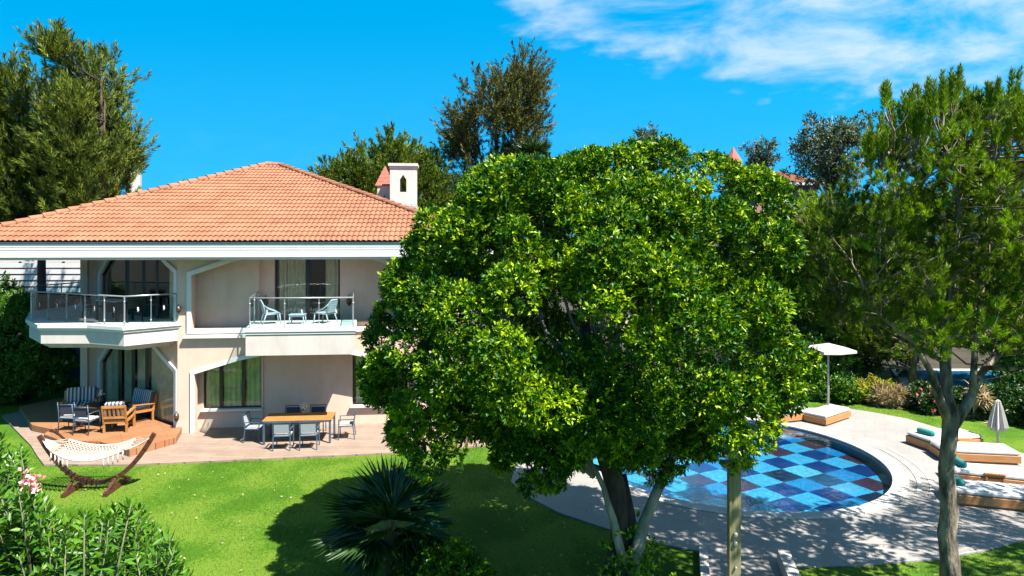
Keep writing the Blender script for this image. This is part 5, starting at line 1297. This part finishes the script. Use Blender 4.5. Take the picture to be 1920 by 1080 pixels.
# dome pine and dark tree behind the ridge
bigtree('stone_pine', 745, 40, [(592, 330), (600, 300), (640, 285), (690, 248), (750, 234), (800, 244), (835, 268), (850, 330), (845, 420), (700, 430), (600, 380)], 150, 1.0, L_pinefar, .42, (.24, .05), 34, 24, 'broad domed pine behind the chimney', M_bark, 3.6, .8, None, .52)
bigtree('dark_conifer', 930, 42, [(830, 260), (848, 200), (850, 135), (880, 165), (905, 130), (925, 92), (950, 125), (985, 85), (1005, 110), (1034, 130), (1025, 190), (1018, 260), (1000, 340), (980, 430), (850, 430)], 120, .85, L_dark, .85, (.26, .045), 36, 20, 'tall dark ragged conifer rising behind the ficus', M_barkdark, 3.2, .55, None, .5)
def leafy(name, px, Y, poly, n, r, mat, L, Wd, per, label, dy=2.5, group=None, tr=.12, bark=M_barkpale, hang=0):
    b_ = at(px, Y); o = empty(name, (b_.x, Y, 0), 0, label, 'tree', group); base = np.array([b_.x, Y, 0.]); zt = hz(min(p[1] for p in poly), Y)
    cl = np.array(clusters_in(poly, n, Y - dy, Y + dy, r)); mt = MB(); tk = [Vector((0, 0, -.05)), Vector((random.uniform(-.2, .2), 0, zt * .35)), Vector((random.uniform(-.4, .4), 0, zt * .6)), Vector((0, 0, zt * .92))]
    mt.tube(tk, [tr, tr * .8, tr * .6, tr * .12], 9, jit=.05); mt.build('trunk', bark, o); mb = MB()
    P_, A_ = [], []
    for c in cl:
        cc = c[:3] - base; s0 = tk[1].lerp(tk[3], max(0, min(.9, (cc[2] - zt * .45) / (zt * .6)))); mb.tube([s0, (s0 + Vector(cc)) / 2 + Vector((0, 0, .15)), cc], [tr * .28, tr * .2, tr * .07], 5)
        d = rand_dirs(per); P_.append(cc + d * c[3] * (rng.random(per) ** .45)[:, None]); A_.append(d + np.array([0, 0, .5 - hang]))
    mb.build('branches', bark, o); P_ = np.vstack(P_); A_ = np.vstack(A_); P, D, L_, W2 = rosettes(P_, A_, 7, L, Wd, jit=.1)
    leaf_obj('crown', P, D, L_, W2, mat, o, np.repeat(rng.normal(.5, .2, len(P_)), 7)); return o
leafy('eucalyptus_tree', 1560, 38, [(1468, 300), (1475, 210), (1500, 225), (1530, 185), (1570, 215), (1610, 178), (1628, 235), (1615, 300), (1590, 350), (1480, 350)], 75, .62, L_euc, .24, .075, 20, 'thin grey-green eucalyptus beyond the far orange roof', tr=.20)
leafy('eucalyptus_tree', 1425, 44, [(1398, 300), (1412, 262), (1440, 268), (1452, 300), (1440, 340), (1405, 340)], 26, .5, L_euc, .26, .08, 16, 'small slender eucalyptus over the far orange roof, left of the bigger one', 1.2)
leafy('eucalyptus_tree', 1202, 44, [(1182, 262), (1205, 232), (1225, 255), (1222, 300), (1188, 300)], 20, .5, L_euc, .26, .08, 16, 'small treetop showing just above the middle of the ficus', 1.2)
frs = [(R(a_), R(e_), 1.0) for a_, e_ in ((90, 80), (20, 50), (70, 45), (130, 55), (180, 40), (230, 50), (280, 45), (330, 50), (0, 10), (60, 5), (120, 10), (180, 0), (240, 8), (300, 5))]
p = at(1000, 36); fan_palm('fan_palm', (p.x, p.y, 0), hz(300, 36), frs, 'tall fan palm top peeping over the left of the ficus crown', 1.0, tr_r=.2, skirt=5)
leafy('distant_tree', 355, 60, [(335, 350), (350, 334), (378, 332), (385, 350), (370, 365), (340, 365)], 14, .8, L_hedge, .35, .2, 40, 'small treetop over the left hip of the villa roof', 1.5)
# second pines behind the near one
bigtree('pine_tree', 1712, 29, [(1525, 400), (1540, 360), (1570, 335), (1610, 315), (1660, 320), (1720, 330), (1760, 420), (1750, 600), (1680, 660), (1560, 650), (1510, 560)], 170, .85, L_pine, .42, (.17, .030), 44, 24, 'bushy dark pine between the ficus and the near pine', M_bark, 2.4, .7, None, .42, .16, .014, True)
bigtree('pine_tree', 1935, 28.5, [(1760, 330), (1820, 290), (1900, 280), (2000, 300), (2060, 400), (2050, 620), (1950, 680), (1830, 640), (1770, 520)], 160, .85, L_pine, .42, (.17, .030), 40, 22, 'pine standing behind the near pine at the right edge', M_bark, 2.6, .7, None, .42, .18, .014, True)
# shrubs and hedge along the far side of the pool lawn
def hb(n, w, d, h): return [(random.uniform(-w, w) * .8, random.uniform(-d, d), random.uniform(.35, .7) * h, w * random.uniform(.35, .5), d * random.uniform(.6, .9), h * random.uniform(.35, .55)) for _ in range(n)]
def hedge(px, Y, w, d, h, n, label, mat=L_hedge, L=.13, Wd=.06, fl=0, name='shrub', group='shrubs beyond the pool lawn', inner=.6, fs=.09):
    p = at(px, Y); return shrub(name, (p.x, Y, 0), hb(7, w, d, h), n, 6, L, Wd, mat, label, inner=inner, stems=4, flowers=fl, group=group, fsize=fs)
hedge(1440, 29.5, 2.0, 1.2, 3.2, 2600, 'dark tall shrub showing between the ficus leaves and the parasol')
hedge(1545, 28.4, 1.5, .9, 2.3, 2400, 'light green bush right behind the parasol pole', L_ole)
hedge(1600, 29.5, 1.5, 1.0, 3.2, 2600, 'dark tall shrub right of the parasol')
hedge(1580, 26.8, .9, .5, 1.0, 1500, 'low green bush on the lawn edge behind the square sun bed', L_ole)
hedge(1640, 26.6, .85, .45, .85, 800, 'yellow-leaved croton bush on the lawn edge', L_croton, .22, .05, inner=.3)
hedge(1668, 26.0, .5, .35, .75, 420, 'straw-coloured grassy clump beside the yellow croton', L_dry, .40, .03, inner=.2)
hedge(1706, 25.7, .75, .45, .85, 1300, 'dark bush with pink flowers left of the near pine trunk', L_hedge, .11, .055, 55)
hedge(1760, 25.2, .8, .5, .85, 1300, 'dark bush with red-pink flowers hidden partly by the pine trunk', L_hedge, .11, .055, 60)
hedge(1840, 24.8, 1.1, .6, .95, 2000, 'low dark hedge bush right of the near pine trunk')
hedge(1905, 23.9, 1.1, .6, 1.1, 2000, 'low dark hedge bush at the right edge beyond the furled parasol')
hedge(1990, 23.2, 1.2, .7, 1.5, 2000, 'broad dark hedge bush outside the right edge', L_hedge)
hedge(1925, 27.5, 1.8, .9, 3.4, 2600, 'tall leafy shrub at the right edge above the low hedge', L_ole)
hedge(1690, 31.5, 1.6, .9, 3.6, 2400, 'tall dark shrub with bare stems behind the pink-flowered bush')
leafy('dry_palm', 1845, 24.2, [(1815, 770), (1835, 735), (1870, 735), (1895, 775), (1880, 805), (1830, 800)], 12, .25, L_dry, .42, .05, 20, 'small palm with drooping straw-coloured dead leaves by the furled parasol', .5, tr=.06, hang=1.2)
# neighbour's pool and paving seen over the low bushes
nb = [at(1670, 33.4), at(2000, 33.4), at(1930, 28.8), at(1700, 28.8)]
sheet('neighbour_paving', [(p.x, p.y) for p in nb], .02, M_kerb)
nb = [at(1690, 32.8), at(1960, 32.8), at(1890, 29.2), at(1716, 29.2)]
sheet('neighbour_water', [(p.x, p.y) for p in nb], .04, pm('neighbour_pool_blue', (.02, .18, .36), (.06, .34, .55), 2.0, .08, .3, 5))
# far band of trees closing the view; each stands on its own
M_lbs = ['rounded', 'broad', 'upright', 'tall']
bt_spec = [(-60, 40, 2.8, 5.0, L_hedge, 'dense green tree at far left behind the slatted villa'), (960, 46, 3.2, 6.2, L_hedge, 'dense tree low behind the left of the ficus'), (1120, 47, 3.4, 6.4, L_hedge, 'dense tree behind the middle of the ficus'),
           (1270, 45, 3.2, 6.3, L_pinefar, 'green tree behind the right half of the ficus'), (1455, 40, 3.0, 8.6, L_hedge, 'dark tree below the far orange roof'), (1545, 37, 2.6, 6.4, L_pinefar, 'mid-green tree between the far roof and the near pines'),
           (1690, 40, 3.0, 6.6, L_hedge, 'dark tree deep behind the near pine trunk'), (1830, 42, 3.4, 6.8, L_pinefar, 'green tree far behind the forked pine'), (1960, 39, 3.2, 7.4, L_hedge, 'dark tree at the far right edge'), (2120, 38, 3.4, 7.2, L_hedge, 'dark tree just beyond the right edge')]
for px, Y, w, h, mt_, lb in bt_spec:
    p = at(px, Y); o = shrub('background_tree', (p.x, Y, 0), [(random.uniform(-w, w) * .55, random.uniform(-1, 1), h * random.uniform(.3, .72), w * random.uniform(.38, .55), 1.6, h * random.uniform(.18, .28)) for _ in range(12)], 3600, 6, .26, .15, mt_, lb, 'tree', stems=3, group='trees closing the background', inner=.75)
# oleanders left of the villa
p = at(30, 26.3); shrub('oleander_bush', (p.x, 26.3, 0), [(0, 0, 2.6, 1.5, 1.2, 1.8), (-1.4, .3, 2.6, 1.2, 1.0, 2.0), (.9, .5, 1.8, .8, .9, 1.5), (-.6, -.3, 1.4, 1.5, .9, 1.2), (.3, 0, 3.7, .8, .8, .7), (1.1, .8, 3.3, .5, .6, .6)], 5600, 6, .20, .042, L_ole, 'big oleander with pink flowers left of the corner balcony', flowers=60, fsize=.07, inner=.65)
p = at(85, 29.0); shrub('laurel_shrub', (p.x, 29.0, 0), [(0, 0, 1.6, 1.2, 1.0, 1.5), (-1.2, .2, 1.5, 1.2, .9, 1.4), (-2.4, .4, 1.6, 1.2, .9, 1.5)], 3800, 6, .16, .07, L_hedge, 'dark shrub in deep shade under the corner balcony', inner=.6)
p = at(-20, 26.5); shrub('laurel_shrub', (p.x, 26.5, 0), [(0, 0, 1.3, 1.2, 1.0, 1.3), (1.0, .3, 1.1, .9, .9, 1.1), (.2, .2, 2.2, 1.0, .8, 1.0)], 3800, 6, .15, .065, L_hedge, 'dark shrub at the left edge above the hammock', inner=.6)

# ================================================================== OTHER BUILDINGS
def hip_house(name, cx, Y, w, d, z0, ze, zr, lb, wallm, rot=0, over=.5, ridge=.25, win_rows=()):
    p = at(cx, Y); o = empty(name, (p.x, Y, 0), rot, lb, 'house'); mb = MB(); mb.box((0, 0, (z0 + ze) / 2), (w, d, ze - z0)); wl = mb.build('wall', wallm, o)
    mb = MB(); a, b = w / 2 + over, d / 2 + over; rr = w * ridge
    slope(mb, (-a, -b, ze), (a, -b, ze), (-rr, 0, zr), (rr, 0, zr)); slope(mb, (a, -b, ze), (a, b, ze), (rr, 0, zr), (rr, 0, zr)); slope(mb, (a, b, ze), (-a, b, ze), (rr, 0, zr), (-rr, 0, zr)); slope(mb, (-a, b, ze), (-a, -b, ze), (-rr, 0, zr), (-rr, 0, zr))
    r_ = mb.build('roof', M_roof, o); m2 = MB(); m2.box((0, 0, ze - .09), (2 * a, 2 * b, .16)); m2.build('eave_board', M_trim, r_)
    for (x, z, ww, hh) in win_rows: f = MB().box((x, -d / 2 - .02, z), (ww, .08, hh)).build('window', M_frame, o); MB().box((x, -d / 2 - .065, z), (ww - .14, .02, hh - .14)).build('pane', M_win, f)
    return o
Yf = 50; s50 = Yf / 1280
M_pinkwall = pm('dusty_pink_plaster', (.42, .24, .20), (.50, .30, .25), 1.5, .85)
hip_house('distant_villa', 1437, Yf, 105 * s50, 7, 0, hz(350, Yf), hz(322, Yf), 'distant house with low orange tiled roof right of the ficus crown', M_pinkwall, win_rows=[(-1, 8.6, .9, 1.0), (1.2, 8.6, .9, 1.0)])
def spire(name, px, Y, wpx, ytop, ybase, lb):
    s_ = Y / 1280; p = at(px, Y); o = empty(name, (p.x, Y, 0), R(20), lb, 'tower'); w = wpx * s_ / 2; z0, z1 = hz(ybase, Y), hz(ytop, Y)
    mb = MB(); mb.box((0, 0, z0 / 2), (w * 1.5, w * 1.5, z0)); mb.build('shaft', M_wallwhite, o)
    mb = MB(); n = 8; vs = [(w * 1.15 * math.cos(k * math.pi / 4), w * 1.15 * math.sin(k * math.pi / 4), z0 - .02) for k in range(n)] + [(w * .45 * math.cos(k * math.pi / 4), w * .45 * math.sin(k * math.pi / 4), z0 + (z1 - z0) * .55) for k in range(n)] + [(0, 0, z1)]
    mb.add(vs, [(k, (k + 1) % n, n + (k + 1) % n, n + k) for k in range(n)] + [(n + k, n + (k + 1) % n, 2 * n) for k in range(n)] + [tuple(range(n))[::-1]]); mb.build('spire_roof', M_tower, o)
spire('tower', 1375, 52, 30, 275, 303, 'small tower with pointed red roof at the right of the ficus crown')
spire('tower', 252, 60, 28, 272, 312, 'small tower with pointed red roof half hidden by the feathery tree')
spire('tower', 281, 66, 14, 352, 364, 'tiny red-roofed turret over the left hip of the villa roof')
hip_house('distant_villa', 20, 44, 5.5, 5, 0, hz(400, 44), hz(368, 44), 'reddish house behind the feathery trees at the left edge', M_pinkwall, win_rows=[(0, 6.2, 1, 1.2)])
# white terraced villa with slatted screens, seen under the eaves at the left
p = at(60, 42); wv = empty('slatted_villa', (p.x, 42, 0), 0, 'white building with horizontal slatted screens behind the left balcony', 'house')
mb = MB(); mb.box((0, 1.5, 1.6), (11.0, 5.0, 3.2)); mb.build('wall', pm('maroon_base_wall', (.07, .03, .03), (.10, .045, .04), 2, .9), wv)
mb = MB(); mb.box((0, 1.5, 4.2), (11.0, 4.6, 2.0)); mb.build('upper_wall', M_wallwhite, wv)
for k in range(6):
    mb = MB(); z = 3.28 + k * .37; mb.box((0, -1.12, z), (11.2, .12, .27)); mb.build('slat', M_trim, wv)
for k in range(5): MB().box((-5.2 + k * 2.6, -1.0, 4.2), (.10, .10, 2.2)).build('post', M_black, wv)
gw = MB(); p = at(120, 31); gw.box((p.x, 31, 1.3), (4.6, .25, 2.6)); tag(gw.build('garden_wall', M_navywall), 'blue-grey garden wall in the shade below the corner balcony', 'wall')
p = at(1800, 44); hv = empty('pale_villa', (p.x, 44, 0), 0, 'pale building glimpsed through the branches of the near pine', 'house')
mb = MB(); mb.box((0, 2, 2.4), (9, 5, 4.8)); mb.build('wall', M_wallwhite, hv); MB().box((0, 2, 4.9), (9.6, 5.6, .25)).build('roof_slab', M_trim, hv)
for x in (-3, 0, 3): f = MB().box((x, -.53, 1.8), (1.4, .08, 1.6)).build('window', M_frame, hv); MB().box((x, -.585, 1.8), (1.2, .02, 1.4)).build('pane', M_win, f)

# ---------- short real grass over the visible lawn (uncountable)
def grass():
    n = 260000; x = rng.uniform(-15, 15, n); y = rng.uniform(11.5, 26.5, n); X = x; keep = np.ones(n, bool)
    def inside(poly):
        c = np.zeros(n, bool); j = len(poly) - 1
        for i in range(len(poly)):
            xi, yi = poly[i][0], poly[i][1]; xj, yj = poly[j][0], poly[j][1]
            cond = ((yi > y) != (yj > y)) & (X < (xj - xi) * (y - yi) / (yj - yi + 1e-12) + xi); c ^= cond; j = i
        return c
    keep &= ~inside(far_edge + near_edge + path_pts + left_edge); keep &= ~inside([tuple(p)[:2] for p in terr]); keep &= ~inside(ring(.4))
    lx = (x - HO.x) * math.cos(HT) + (y - HO.y) * math.sin(HT); ly = -(x - HO.x) * math.sin(HT) + (y - HO.y) * math.cos(HT); keep &= ~((ly > 1.4) & (lx > -5.2) & (lx < 9.5))
    x, y = x[keep], y[keep]; m = len(x); P = np.stack([x, y, np.zeros(m)], 1); D = nrm(rng.normal(size=(m, 3)) * np.array([.45, .45, .1]) + np.array([0, 0, 1]))
    o = leaf_obj('grass', P, D, rng.uniform(.02, .045, m), np.full(m, .008), L_grass, None, rng.normal(.5, .22, m)); tag(o, 'short bright lawn grass round the terrace and pool', 'grass', kind='stuff')
grass()
# a further pine just beyond the right edge of the view: its crown throws the dappled shade over the sun beds
p = (14.6, 12.2)
cl_ = [(p[0] + random.uniform(-2.6, 2.6), p[1] + random.uniform(-2.2, 2.2), random.uniform(4.6, 8.8), .5) for _ in range(120)]
conifer('pine_tree', (p[0], p[1], 0), 'pine just outside the right edge shading the lower sun beds', cl_, L_pine, .3, (.11, .02), 44, 4, [(Vector((p[0], p[1], -.05)), .2), (Vector((p[0] + .1, p[1], 3.5)), .15), (Vector((p[0], p[1], 8.6)), .03)], M_bark, 16, upness=.9, twig_r=.005)
# fallen leaves scattered on lawn and paving (uncountable litter)
n = 700; x = rng.uniform(-11, 11, n); y = rng.uniform(12, 24, n); ok = (np.hypot(x - POOL_C.x, y - POOL_C.y) > POOL_R + .1) & ((x > -1) | (y < 19)); x, y = x[ok], y[ok]; n = len(x); P = np.stack([x, y, np.full(n, .055)], 1)
tag(leaf_obj('fallen_leaves', P, nrm(rng.normal(size=(n, 3)) * np.array([1, 1, .12])), .07, .035, L_dry, None, rng.uniform(0, .8, n)), 'dry fallen leaves scattered over lawn and paving', 'leaf litter', kind='stuff')
